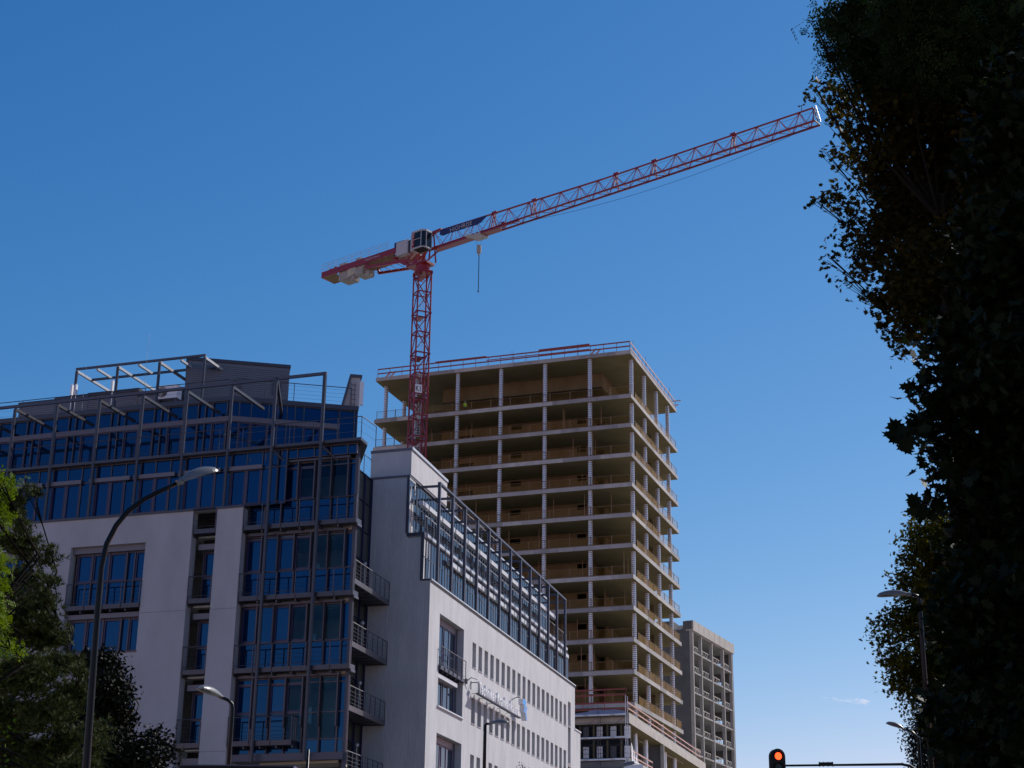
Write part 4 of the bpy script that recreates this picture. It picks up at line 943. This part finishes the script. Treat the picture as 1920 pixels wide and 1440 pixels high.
def crail(pts, name='railing'):
    b = MB()
    for p, q in zip(pts[:-1], pts[1:]):
        for h in (.4, .8, 1.15): b.bar(p + Vector((0, 0, h)), q + Vector((0, 0, h)), .035)
        n = max(1, round((q - p).length / 1.5))
        for i in range(n + 1): t = p.lerp(q, i / n); b.bar(t, t + Vector((0, 0, 1.15)), .04)
    b.build(name, M['grey_paint'], CR)
for a, c in ((CE, -23.2), (-22.9, -20.2), (-20.0, -17.0), (-16.8, -13.6)): crail([J(a, .35, 90.4), J(c, .35, 90.4)]); crail([J(a, -2.1, 90.4), J(c, -2.1, 90.4)])
# cabinets and A-frame board
b = MB(); b.fbox(J, -11.5, -9.5, .3, 1.0, 88.72, 90.62); b.build('cabinet', M['grey_paint'], CR)
b = MB(); b.fbox(J, -9.5, -9.1, -.3, .8, 88.9, 90.5); b.build('cabinet', M['steel'], CR)
b = MB(); b.fbox(J, -9.0, -8.2, .3, 1.0, 88.7, 90.9); b.build('cabinet', M['grey_paint'], CR)
b = MB(); b.fbox(J, -12.55, -10.9, .2, .25, 89.3, 91.15); f = b.build('board', M['navy'], CR)
text_on('A', J, -12.4, .27, 89.45, 1.55, .01, M['white_paint'], f, 'lettering')
crail([J(-9.6, .2, 90.6), J(-8.7, .2, 90.6)], 'railing')
b = MB()
for u in (-9.3, -8.6):
    b.tube(J(u, .1, 90.9), J(u, .1, 91.9), .03); b.fbox(J, u - .12, u + .12, 0, .2, 91.3, 91.8)
b.lathe(J(-10.7, .2, 90.7), [(.05, 0), (.14, .15), (.1, .4)], 8); b.build('floodlight', M['white_paint'], CR)
# operator cab
b = MB(); c0 = [(-8.15, .25), (-8.15, 1.75), (-6.55, 1.75), (-6.05, 1.3), (-6.05, .25)]
b.prism([J(u, w_, 0) for u, w_ in c0], 88.45, 88.62); b.prism([J(u, w_, 0) for u, w_ in c0], 90.72, 90.95)
for u, w_ in c0: b.bar(J(u, w_, 88.6), J(u, w_, 90.75), .1)
b.fbox(J, -8.16, -8.1, .25, 1.75, 88.5, 90.9); b.fbox(J, -8.15, -6.1, .2, .3, 88.5, 90.9); b.bar(J(-8.1, 1.76, 89.7), J(-6.55, 1.76, 89.7), .06)
cab = b.build('cab', M['grey_paint'], CR)
b = MB(); b.fbox(J, -8.1, -7.72, 1.66, 1.74, 88.6, 90.75); b.build('side_panel', M['crane'], cab)
text_on('F', J, -8.05, 1.75, 89.0, .38, .01, M['white_paint'], cab, 'lettering')
for i, c in enumerate('WOLFF'): text_on(c, J, -8.05, 1.76, 90.4 - .34 * i, .34, .01, M['white_paint'], cab, 'lettering')
b = MB(); b.poly([J(-7.7, 1.70, 88.65), J(-6.6, 1.70, 88.65), J(-6.6, 1.70, 90.7), J(-7.7, 1.70, 90.7)]); b.build('window', M['lens_dark'], cab)
b = MB(); b.poly([J(-6.55, 1.72, 88.65), J(-6.1, 1.28, 88.65), J(-6.1, 1.28, 90.7), J(-6.55, 1.72, 90.7)]); b.poly([J(-6.07, 1.25, 88.65), J(-6.07, .3, 88.65), J(-6.07, .3, 90.7), J(-6.07, 1.25, 90.7)]); b.build('window', M['lens_dark'], cab)
b = MB(); b.fbox(J, -7.9, -6.3, .4, 1.6, 88.4, 88.45); b.build('floor_grille', M['dark'], cab)
b = MB(); b.fbox(J, -7.2, -6.8, .8, 1.2, 88.7, 89.4); b.fbox(J, -7.25, -7.1, .8, 1.2, 89.4, 90.0); b.build('seat', M['black'], cab)
# banner under the top chord
b = MB(); bp = [(-5.2, 90.55), (-3.7, 90.15), (1.0, 90.15), (2.3, 90.65)]
ZB = [(-5.2, 91.22), (2.3, 91.12)]
prof = [(-5.25, 90.5, 91.2), (-4.6, 90.2, 91.2), (-3.6, 90.28, 91.18), (-1.5, 90.2, 91.15), (1.0, 90.15, 91.1), (1.6, 90.3, 91.1), (2.35, 90.75, 91.1)]
for (u0, a0, t0), (u1, a1, t1) in zip(prof[:-1], prof[1:]):
    b.hexa([J(u0, -.30, a0), J(u1, -.30, a1), J(u1, -.34, a1), J(u0, -.34, a0), J(u0, -.42, t0), J(u1, -.42, t1), J(u1, -.46, t1), J(u0, -.46, t0)])
bn = b.build('banner', M['navy'], CR)
text_on('HIGHRISE', J, -3.55, -.28, 90.38, .78, .01, M['letter_grey'], bn, 'lettering', squash=1.12)
# trolley, ropes, hook block
b = MB(); b.fbox(J, .2, 1.9, -1.45, .25, 88.45, 88.62); b.fbox(J, .0, .9, .2, 1.0, 88.35, 88.42)
for u in (.3, 1.1, 1.8):
    for w_ in (.15, -1.35): b.lathe(J(u, w_, 88.55), [(.12, 0), (.16, .05), (.16, .15), (.12, .2)], 10)
for z in (.5, 1.0): b.bar(J(0, 1.0, 88.4 + z), J(.9, 1.0, 88.4 + z), .04); b.bar(J(0, .2, 88.4 + z), J(0, 1.0, 88.4 + z), .04)
for u in (0, .45, .9): b.bar(J(u, 1.0, 88.4), J(u, 1.0, 89.45), .04)
b.build('trolley', M['grey_paint'], CR)
b = MB(); b.tube(J(.4, -.6, 88.4), J(.95, -.6, 87.4), .015, n=4); b.tube(J(1.75, -.6, 88.4), J(1.3, -.6, 87.4), .015, n=4); b.build('rope', M['black'], CR)
b = MB(); b.lathe(J(1.12, -.6, 86.2), [(.12, 0), (.27, .15), (.30, .75), (.27, 1.15), (.1, 1.2)], 12); b.lathe(J(1.12, -.6, 86.0), [(.1, 0), (.1, .25)], 8); b.build('hook_block', M['weight'], CR)
b = MB(); b.tube(J(1.15, -.6, 81.2), J(1.15, -.6, 86.0), .055, n=6); b.lathe(J(1.15, -.6, 81.0), [(.03, 0), (.1, .08), (.1, .2), (.04, .28)], 8); b.build('chain', M['black'], CR)

# ============================================================ STREET FURNITURE
def street_lamp(label, pole_pts, rads, head0, head1, hw, loc, flat=False, group='street lamps', arm=None):
    t = thing('street_lamp', label, 'street lamp', loc, group)
    b = MB(); b.path(pole_pts, rads, 12); b.build('pole', M['lamp_pole'], t, smooth=True)
    A, B = Vector(head0), Vector(head1); d = (B - A); L = d.length; d.normalize(); sdv = d.cross(Vector((0, 0, 1))).normalized(); up = sdv.cross(d)
    b = MB(); n = 12; rings = []
    for i in range(n + 1):
        s_ = i / n; x = A + d * (L * s_)
        wd = hw * (.35 + .65 * math.sin(min(1, s_ * 1.15 + .12) * math.pi * .5)) * (1 if s_ < .72 else math.sqrt(max(.02, 1 - ((s_ - .72) / .285) ** 2)))
        ht = hw * (.35 + .62 * math.sin(s_ * math.pi) ** .8) * (.45 if flat else 1.0)
        if s_ > .97: ht *= .45
        ring = []
        for j in range(12):
            a = math.pi * j / 11; ring.append(x + sdv * (math.cos(a) * wd) + up * (math.sin(a) * ht - hw * .05))
        rings.append(ring)
    k0 = len(b.v)
    for r_ in rings: b.v += [tuple(p) for p in r_]
    for i in range(n):
        for j in range(11): b.f.append((k0 + i * 12 + j, k0 + i * 12 + j + 1, k0 + (i + 1) * 12 + j + 1, k0 + (i + 1) * 12 + j)); b.m.append(0)
        b.f.append((k0 + i * 12, k0 + (i + 1) * 12, k0 + (i + 1) * 12 + 11, k0 + i * 12 + 11)); b.m.append(0)
    b.f.append(tuple(range(k0, k0 + 12))); b.m.append(0); b.f.append(tuple(range(k0 + n * 12 + 11, k0 + n * 12 - 1, -1))); b.m.append(0)
    h = b.build('lamp_head', M['lamp_head'], t, smooth=False)
    b = MB(); q0, q1 = A + d * (L * .42), A + d * (L * .93)
    pts = []
    for j in range(16):
        a = 2 * math.pi * j / 16; pts.append((q0 + q1) / 2 + d * (math.cos(a) * L * .22) + sdv * (math.sin(a) * hw * .5) - up * (hw * .07))
    b.poly(pts); b.poly([p - up * .012 for p in reversed(pts)]); b.build('lamp_glass', M['lamp_glass'], h)
    b = MB(); b.tube(A - d * (L * .12), A + d * .02, hw * .33, hw * .36, n=10); b.build('collar', M['lamp_head'], h)
    return t
P = lambda x, y, D: at(x, y, D)
b0 = P(161, 1440, 30)
pts = [Vector((b0.x, b0.y, 0)), P(161.5, 1440, 30), P(175, 1250, 30), P(185, 1120, 30), P(190, 1065, 30), P(200, 1020, 30), P(218, 985, 30), P(240, 958, 30), P(270, 936, 30), P(300, 921, 30), P(330, 907, 30)]
street_lamp('tall curved street lamp with grey oval head in front of the blue glass facade', pts, [.09, .071, .062, .057, .053, .051, .049, .047, .045, .043, .041], P(340, 903, 30), P(407, 883, 30.4), .175, Vector((b0.x, b0.y, 0)))
b0 = P(436, 1330, 45); street_lamp('small flat street lamp on a short arm beside the white pier at lower left', [Vector((b0.x, b0.y, 0)), P(436, 1330, 45), P(435, 1320, 45), P(428, 1313, 45), P(413, 1306, 45)], [.07, .055, .05, .045, .04], P(414, 1307, 45), P(372, 1290, 44), .17, Vector((b0.x, b0.y, 0)))
b0 = P(909, 1365, 60); street_lamp('dark street lamp in front of the sunlit wall with narrow windows', [Vector((b0.x, b0.y, 0)), P(909.5, 1368, 60), P(910, 1360, 60), P(913, 1357, 60), P(920, 1357, 60)], [.09, .06, .05, .045, .04], P(920, 1357, 60), P(954, 1354.5, 60), .15, Vector((b0.x, b0.y, 0)))
b0 = P(1724, 1130, 42); street_lamp('black street lamp with head standing out against the sky before the right trees', [Vector((b0.x, b0.y, 0)), P(1724, 1130, 42), P(1722, 1119, 42), P(1712, 1115, 42), P(1700, 1114, 42)], [.09, .055, .05, .045, .04], P(1702, 1114.5, 42), P(1644, 1118, 42), .15, Vector((b0.x, b0.y, 0)))
b0 = P(1722, 1385, 65); street_lamp('lowest right street lamp peeping out of the dark foliage', [Vector((b0.x, b0.y, 0)), P(1722, 1385, 65), P(1710, 1372, 65), P(1692, 1366, 65)], [.09, .06, .05, .045], P(1694, 1367, 65), P(1661, 1356, 65), .16, Vector((b0.x, b0.y, 0)))
b0 = P(1150, 1450, 80); street_lamp('grey street lamp head just above the colourful site banner', [Vector((b0.x, b0.y, 0)), P(1150, 1450, 80), P(1158, 1443, 80), P(1164, 1439, 80)], [.09, .06, .05, .045], P(1164, 1438.5, 80), P(1193, 1430, 80), .17, Vector((b0.x, b0.y, 0)))
# traffic light on an arm
tb = P(1722, 1500, 46); TG = thing('traffic_light', 'black traffic light with glowing red lamp hanging on a long arm', 'traffic light', Vector((tb.x, tb.y, 0)))
tf = Fr(P(1458.5, 1418, 46)[:2], 12); zc = P(1458.5, 1418, 46).z; D46 = 46 / 3280
b = MB(); rw = .205; pr = []
for j in range(13): a = math.pi * j / 12; pr.append((math.cos(a) * rw, .0 + math.sin(a) * rw))
pr += [(-rw, -.95), (rw, -.95)]
n = len(pr); b.v += [tuple(tf(x, .02, zc + y)) for x, y in pr] + [tuple(tf(x, -.16, zc + y)) for x, y in pr]
b.f += [tuple(range(n)), tuple(range(2 * n - 1, n - 1, -1))] + [(i, n + i, n + (i + 1) % n, (i + 1) % n) for i in range(n)]; b.m += [0] * (n + 2)
hs = b.build('housing', M['lamp_pole'], TG)
for k, m in enumerate(('red_light', 'lens_dark', 'lens_dark')):
    c = zc - .31 * k; b = MB(); q = [tf(.098 * math.cos(2 * math.pi * j / 20), .035, c + .098 * math.sin(2 * math.pi * j / 20)) for j in range(20)]; b.poly(q); l = b.build('lens', M[m], hs)
    b = MB()
    for j in range(10):
        a0, a1 = R(-20 + 22 * j), R(-20 + 22 * (j + 1)); f_ = lambda a, w_: tf(.135 * math.cos(a), w_, c + .135 * math.sin(a))
        b.poly([f_(a0, .025), f_(a1, .025), f_(a1, .12 if 2 < j < 8 else .08), f_(a0, .12 if 2 < j < 8 else .08)])
    b.build('visor', M['black'], hs)
b = MB(); A0 = P(1472, 1435.5, 46.2)
b.path([A0, P(1560, 1434.5, 46.2), P(1690, 1433, 46.2), P(1706, 1436, 46.2), P(1716, 1443, 46.2), P(1721, 1455, 46.2), Vector((tb.x, tb.y, 6)), Vector((tb.x, tb.y, 0))], [.028, .03, .036, .04, .045, .05, .07, .08], 8); b.build('pole', M['black'], TG)
b = MB(); b.tube(P(1535, 1433, 46.2), P(1562, 1432.5, 46.2), .055, n=8)
for x in (1536, 1543, 1552, 1561): b.tube(P(x, 1433, 46.2), P(x + 1.5, 1433, 46.2), .07, n=8)
b.build('clamp', M['black'], TG)
# dark board low at the left and slim post
s0, s1 = P(337, 1436, 28), P(553, 1437.5, 28); SBt = thing('road_sign', 'dark road sign board seen edge up at the lower left', 'sign', Vector(((s0.x + s1.x) / 2, s0.y, 0)))
b = MB(); b.hexa([s0 + Vector((0, 0, -1.4)), s1 + Vector((0, 0, -1.4)), s1 + Vector((0, .12, -1.4)), s0 + Vector((0, .12, -1.4)), s0, s1, s1 + Vector((0, .12, 0)), s0 + Vector((0, .12, 0))]); b.build('board', M['lamp_pole'], SBt)
b = MB(); b.bar(s0 + Vector((0, .0, .012)), s1 + Vector((0, 0, .012)), .05, .02); b.build('edge_strip', M['shutter'], SBt)
for q in (s0.lerp(s1, .2), s0.lerp(s1, .8)):
    b = MB(); b.tube(Vector((q.x, q.y + .2, 0)), Vector((q.x, q.y + .2, q.z - .1)), .05); b.build('post', M['steel'], SBt)
b = MB(); b.bar(s1 + Vector((.0, 0, -.03)), s1 + Vector((.02, 0, .0)), .05, .06); b.bar(s1 + Vector((.03, 0, -.03)), s1 + Vector((.09, 0, -.03)), .04, .02); b.build('fitting', M['white_paint'], SBt)
q = P(578, 1405, 40); b = MB(); b.tube((q.x, q.y, 0), (q.x, q.y, q.z), .035, n=12); tag(b.build('post', M['lamp_pole'], loc=Vector((q.x, q.y, 0)), smooth=True), 'plain slim metal post before the entrance of the office', 'post')

# ============================================================ TREES
def maple_t():
    P = [(0, 0), (.10, .18), (.48, .10), (.36, .32), (.62, .52), (.33, .56), (.30, .72), (.12, .66), (0, 1.0)]
    v = P + [(-x, y) for x, y in reversed(P[1:-1])]
    return np.array([(x, y - .45, abs(x) * .18) for x, y in v]), [tuple(range(len(v)))]
def pinn_t():
    V = []; F = []
    def q(c, d, l, wd):
        n = len(V); c = np.array(c, float); d = np.array(d, float); d /= np.linalg.norm(d); s_ = np.array([-d[1], d[0]])
        V.extend([c, c + d * l * .5 + s_ * wd, c + d * l, c + d * l * .5 - s_ * wd]); F.append((n, n + 1, n + 2, n + 3))
    for i in range(4):
        y = -.8 + i * .42; q((.02, y), (.8, .55), .62, .12); q((-.02, y), (-.8, .55), .62, .12)
    q((0, .85), (0, 1), .6, .13); q((0, -1), (0, 1), 1.9, .02)
    return np.array([(v[0], v[1], -.12 * abs(v[0])) for v in V]), F
def tuft_t(n=16):
    V = []; F = []; r_ = random.Random(3)
    for i in range(n):
        a = r_.uniform(0, 6.28); e = r_.uniform(.1, 1.4); d = np.array([math.cos(a) * math.cos(e), math.sin(a) * math.cos(e), math.sin(e)])
        s_ = np.cross(d, [.3, .5, .8]); s_ /= np.linalg.norm(s_); k = len(V); V.extend([s_ * .07, -s_ * .07, d]); F.append((k, k + 1, k + 2))
    return np.array(V), F
def oval_t():
    return np.array([(0, -.5, 0), (.28, -.15, .05), (.26, .2, .05), (0, .55, 0), (-.26, .2, .05), (-.28, -.15, .05)]), [tuple(range(6))]
TPL = dict(maple=maple_t(), pinn=pinn_t(), tuft=tuft_t(), oval=oval_t())
def scatter(name, tpl, C, size, m, parent, up=.5, kind='stuff'):
    V, F = TPL[tpl]; N = len(C); k = len(V)
    nrm = rng.normal(size=(N, 3)); nrm[:, 2] += up * 2 * np.sign(rng.random(N) + .3); nrm /= np.linalg.norm(nrm, axis=1)[:, None]
    t = rng.normal(size=(N, 3)); t -= nrm * (t * nrm).sum(1)[:, None]; t /= np.linalg.norm(t, axis=1)[:, None]; s_ = np.cross(nrm, t)
    sz = size * rng.uniform(.6, 1.25, size=(N, 1, 1))
    pts = C[:, None, :] + sz * (V[None, :, 0:1] * s_[:, None, :] + V[None, :, 1:2] * t[:, None, :] + V[None, :, 2:3] * nrm[:, None, :])
    off = np.array(OFF[parent.name]); pts = (pts - off).reshape(-1, 3).astype(np.float32)
    fl = np.concatenate([np.array(f) for f in F]); ln = np.array([len(f) for f in F])
    loops = (fl[None, :] + (np.arange(N) * k)[:, None]).ravel().astype(np.int32)
    lens = np.tile(ln, N); starts = np.concatenate([[0], np.cumsum(lens)[:-1]]).astype(np.int32)
    me = bpy.data.meshes.new(name); me.vertices.add(len(pts)); me.vertices.foreach_set('co', pts.ravel())
    me.loops.add(len(loops)); me.loops.foreach_set('vertex_index', loops); me.polygons.add(len(lens)); me.polygons.foreach_set('loop_start', starts)
    try: me.polygons.foreach_set('loop_total', lens.astype(np.int32))
    except Exception: pass
    me.materials.append(m); me.update(calc_edges=True)
    o = bpy.data.objects.new(name, me); COL.objects.link(o); o.parent = parent; o['kind'] = kind; OFF[o.name] = OFF[parent.name].copy(); return o
def blob_pts(blobs, n_per_m3, leaf, clump=9, shell=.5, sig=1.15):
    out = []
    for (c, rx, ry, rz) in blobs:
        vol = 4.19 * rx * ry * rz; n = max(3, int(vol * n_per_m3 / clump))
        d = rng.normal(size=(n, 3)); d /= np.linalg.norm(d, axis=1)[:, None]; r_ = rng.random(n) ** shell
        tw = np.array(c)[None, :] + d * r_[:, None] * np.array([rx, ry, rz])
        L = tw[:, None, :] + rng.normal(size=(n, clump, 3)) * leaf * sig * np.array([1, 1, .8])
        out.append(L.reshape(-1, 3))
    return np.concatenate(out)
def px_blobs(L, D, dj=1.5, depth=1.9, flat=.9):
    out = []
    for t in L:
        x, y, r_ = t[:3]; DD = t[3] if len(t) > 3 else D + random.uniform(-dj, dj); c = at(x, y, DD); rm = r_ * DD / 3200
        out.append((c, rm, rm * depth, rm * flat))
    return out
def tree(name, label, blobs, trunk_xy, tr, leaf, dens, tpl, m, clump=9, up=.5, shell=.5, crown='crown', group=None, sig=1.15):
    t = thing(name, label, 'tree', (trunk_xy[0], trunk_xy[1], 0), group)
    zs = [c[0][2] for c in blobs]; lo, hi = min(zs), max(zs)
    b = MB(); base = Vector((trunk_xy[0], trunk_xy[1], 0)); top = Vector((trunk_xy[0] + .3, trunk_xy[1] + .2, hi * .80))
    tp = [base.lerp(top, s_) + Vector((math.sin(s_ * 7) * .15, math.cos(s_ * 5) * .15 - .15, 0)) for s_ in [i / 8 for i in range(9)]]
    b.path(tp, [tr * (1.25 - s_ * 1.1) if s_ > .02 else tr * 1.5 for s_ in [i / 8 for i in range(9)]], 10); b.build('trunk', M['bark'], t, smooth=True)
    b = MB()
    for (c, rx, ry, rz) in blobs:
        c = Vector(c); s_ = max(.15, min(.97, (c.z - .5 - (c.xy - top.xy).length * .2) / top.z)); p = base.lerp(top, s_)
        mid = p.lerp(c, .5) + Vector((.3, min(1.6, (c - p).length * .4), .15)); L = (c - p).length; r0 = min(tr * .3, .012 + L * .007)
        b.path([p, mid, c], [r0, r0 * .6, r0 * .25], 6)
        for _ in range(4):
            e = c + Vector((random.uniform(-1, 1) * rx, random.uniform(-1, 1) * ry, random.uniform(-1, 1) * rz)) * .8; b.path([mid.lerp(c, .6), e], [r0 * .3, .008], 4)
    b.build('limb', M['bark'], t)
    C = blob_pts(blobs, dens, leaf, clump, shell, sig); o = scatter(crown, tpl, C, leaf, m, t, up)
    return t, len(C)
cnt = []
B = px_blobs([(1700, 130, 60), (1760, 90, 90), (1572, 48, 28), (1620, 30, 45), (1665, 70, 55), (1548, 28, 14), (1565, 105, 20), (1600, 100, 30), (1640, 140, 40), (1530, 52, 14), (1840, 60, 90), (1700, 10, 60), (1900, 100, 90)], 34)
cnt.append(tree('ash_tree', 'ash tree with feathery leaves at the top of the right edge', B, at(1830, 1500, 35)[:2], .3, .19, 900, 'pinn', M['leaf_ash'], 6))
B = px_blobs([(1530, 165, 20), (1560, 172, 26), (1595, 190, 38), (1555, 215, 22), (1605, 255, 34), (1650, 310, 60), (1550, 285, 18), (1590, 300, 26), (1532, 378, 17), (1560, 368, 22), (1590, 395, 30), (1575, 450, 18), (1625, 480, 44), (1600, 440, 24), (1560, 484, 16), (1700, 200, 90), (1700, 400, 90), (1665, 560, 40), (1592, 528, 14), (1620, 545, 20), (1700, 620, 46), (1655, 608, 16), (1720, 520, 80), (1790, 300, 120), (1780, 520, 110), (1900, 400, 120), (1880, 200, 110), (1990, 330, 120), (1900, 600, 110), (2060, 500, 120), (1980, 150, 110)], 37)
cnt.append(tree('maple_tree', 'maple turning yellow that reaches out to the tip of the crane jib', B, at(1860, 1500, 38)[:2], .35, .145, 440, 'maple', M['leaf_autumn'], 8, sig=.95))
B = px_blobs([(1752, 690, 22), (1770, 660, 45), (1715, 728, 14), (1745, 745, 24), (1735, 800, 30), (1765, 830, 34), (1800, 760, 80), (1790, 890, 32), (1745, 945, 14), (1780, 935, 26), (1830, 600, 80), (1860, 860, 100), (1850, 1000, 90), (1900, 700, 120), (1900, 450, 120), (1900, 250, 110), (1880, 1150, 130), (1890, 1320, 140), (1845, 1420, 80), (1850, 500, 70), (1990, 1350, 150), (2080, 1150, 170), (2020, 900, 160), (2160, 950, 150), (2050, 620, 170), (2180, 700, 140), (2030, 350, 150), (2130, 430, 140), (1990, 120, 130)], 20, .8)
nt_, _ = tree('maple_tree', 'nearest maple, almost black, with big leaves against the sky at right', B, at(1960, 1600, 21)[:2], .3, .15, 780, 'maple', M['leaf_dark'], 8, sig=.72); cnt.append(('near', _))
# single large leaves of the nearest sprigs
V, F = TPL['maple']; lb = MB(); lb.v = [tuple(v * .19) for v in V]; lb.f = F[:]; lb.m = [0]; lme = lb.mesh('leaf', M['leaf_dark'])
for (x, y, r_, n) in ((1688, 812, 22, 16), (1700, 838, 14, 7), (1718, 948, 14, 8), (1708, 941, 6, 2), (1762, 895, 16, 8), (1722, 795, 14, 7), (1745, 760, 12, 5)):
    for i in range(n):
        p = at(x + random.gauss(0, r_ * .5), y + random.gauss(0, r_ * .5), 19.5 + random.uniform(-.3, .3)); o = inst(lme, 'leaf', nt_, p)
        o.rotation_euler = (random.uniform(.9, 2.2), random.uniform(-.5, .5), random.uniform(-.8, .8)); s_ = random.uniform(.7, 1.15); o.scale = (s_, s_, s_)
for a, c in (((1800, 830), (1690, 815)), ((1820, 950), (1715, 945)), ((1800, 780), (1722, 760)), ((1800, 900), (1758, 898))): tw = MB(); tw.path([at(*a, 20), at((a[0] + c[0]) / 2, (a[1] + c[1]) / 2 - 6, 19.8), at(*c, 19.5)], [.02, .012, .006], 5); tw.build('twig', M['bark'], nt_)
B = px_blobs([(1712, 1005, 24), (1735, 975, 30), (1705, 1045, 26), (1690, 1085, 26), (1725, 1100, 40), (1650, 1172, 22), (1640, 1190, 16), (1672, 1200, 30), (1690, 1155, 34), (1665, 1240, 24), (1700, 1260, 40), (1675, 1285, 22), (1700, 1310, 24), (1750, 1150, 70), (1750, 1280, 60), (1760, 1040, 60), (1690, 1225, 30), (1830, 1200, 110), (1850, 1340, 110), (1920, 1120, 110), (1790, 1020, 80), (1940, 1260, 110)], 60)
cnt.append(tree('maple_tree', 'distant orange tinged maple behind the black street lamp', B, at(1760, 1600, 61)[:2], .35, .15, 230, 'maple', M['leaf_far'], 8))
B = px_blobs([(1712, 1370, 24), (1730, 1345, 28), (1735, 1400, 32), (1755, 1440, 50), (1760, 1360, 50), (1800, 1400, 90), (1705, 1400, 12)], 72)
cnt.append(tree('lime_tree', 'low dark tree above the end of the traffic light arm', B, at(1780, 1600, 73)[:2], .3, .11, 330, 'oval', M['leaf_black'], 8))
# left group
PB_ = [(15, 955, 40), (38, 985, 22), (62, 925, 14), (30, 1020, 40), (75, 1056, 20), (92, 1040, 10), (55, 1085, 30), (88, 1092, 14), (80, 1115, 22), (98, 1128, 12), (62, 1140, 34), (90, 1165, 26), (115, 1195, 20), (75, 1200, 40), (35, 1180, 40), (100, 1245, 34), (135, 1250, 24), (150, 1262, 12), (40, 1270, 60), (120, 1300, 34), (145, 1310, 20), (85, 1340, 50), (185, 1365, 16), (165, 1378, 22), (195, 1398, 16), (175, 1410, 24), (130, 1395, 40), (50, 1420, 60), (150, 1440, 40), (10, 1350, 60), (0, 1120, 50)]
B = []
for x, y, r_ in PB_:
    D = 38 + random.uniform(-1.5, 1.5); c = at(x, y, D); rm = r_ * D / 3200; B.append((c, rm * .98, rm * 1.1, rm * .50))
cnt.append(tree('pine_tree', 'dark green pine with layered sunlit needle tufts at the left edge', B, at(-40, 1600, 39.5)[:2], .25, .15, 2000, 'tuft', M['needle'], 14, up=1.2, shell=.45, sig=.75))
B = px_blobs([(0, 905, 20), (14, 925, 9), (-25, 950, 34), (-2, 985, 14), (-25, 1060, 30), (4, 1058, 10), (-2, 1100, 15), (-25, 1140, 34), (4, 1165, 12), (2, 1200, 13), (18, 1215, 7), (-20, 1220, 26)], 17, .5)
cnt.append(tree('robinia_tree', 'bright yellow green tree with fine leaves cut by the left edge', B, at(-160, 1600, 17)[:2], .12, .062, 9500, 'pinn', M['leaf_bright'], 8, sig=.9))
B = px_blobs([(0, 1400, 18), (12, 1370, 10), (5, 1425, 14)], 18, .4)
cnt.append(tree('birch_sapling', 'small yellow leaved sapling in front of the pine at bottom left', B, at(-20, 1600, 18)[:2], .06, .05, 1500, 'oval', M['leaf_bright'], 6))
B = px_blobs([(165, 1255, 30), (195, 1240, 30), (222, 1262, 18), (200, 1300, 44), (235, 1310, 16), (160, 1330, 50), (220, 1350, 30), (180, 1400, 55), (230, 1410, 34), (262, 1400, 24), (290, 1385, 22), (315, 1400, 16), (300, 1425, 26), (250, 1440, 40), (322, 1412, 8)], 54)
cnt.append(tree('chestnut_tree', 'nearly black broadleaf tree between the pine and the white wall', B, at(190, 1700, 54)[:2], .3, .15, 800, 'oval', M['leaf_black'], 8))
B = px_blobs([(972, 1440, 7), (978, 1434, 4), (984, 1441, 5)], 82, .3); cnt.append(tree('young_tree', 'tip of a young tree in front of the sunlit wall at the bottom edge', B, at(975, 1600, 82)[:2], .05, .09, 200, 'oval', M['leaf_ash'], 5))

# thin wisp of cloud low at the right, far behind everything
cm_ = bpy.data.materials.new('cloud'); cm_.use_nodes = True; t = cm_.node_tree; t.nodes.clear(); o_ = t.nodes.new('ShaderNodeOutputMaterial')
pv = t.nodes.new('ShaderNodeVolumePrincipled'); pv.inputs['Color'].default_value = (1, 1, 1, 1); pv.inputs['Anisotropy'].default_value = .5
tc = t.nodes.new('ShaderNodeTexCoord'); nz = t.nodes.new('ShaderNodeTexNoise'); nz.inputs['Scale'].default_value = .06; nz.inputs['Detail'].default_value = 5
mr = t.nodes.new('ShaderNodeMapRange'); mr.inputs[1].default_value = .45; mr.inputs[2].default_value = .72; mr.inputs[3].default_value = 0; mr.inputs[4].default_value = .13
t.links.new(tc.outputs['Object'], nz.inputs['Vector']); t.links.new(nz.outputs[0], mr.inputs[0]); t.links.new(mr.outputs[0], pv.inputs['Density']); t.links.new(pv.outputs[0], o_.inputs['Volume'])
cc = at(1590, 1313, 2600); b = MB(); prof = []
pts = [cc + Vector((x, 0, -x * .09)) for x in (-42, -30, -15, 0, 15, 30, 38)]
b.path(pts, [.5, 2, 3.5, 3, 4.5, 4, .8], 12); tag(b.build('cloud', cm_, loc=cc), kind='structure')
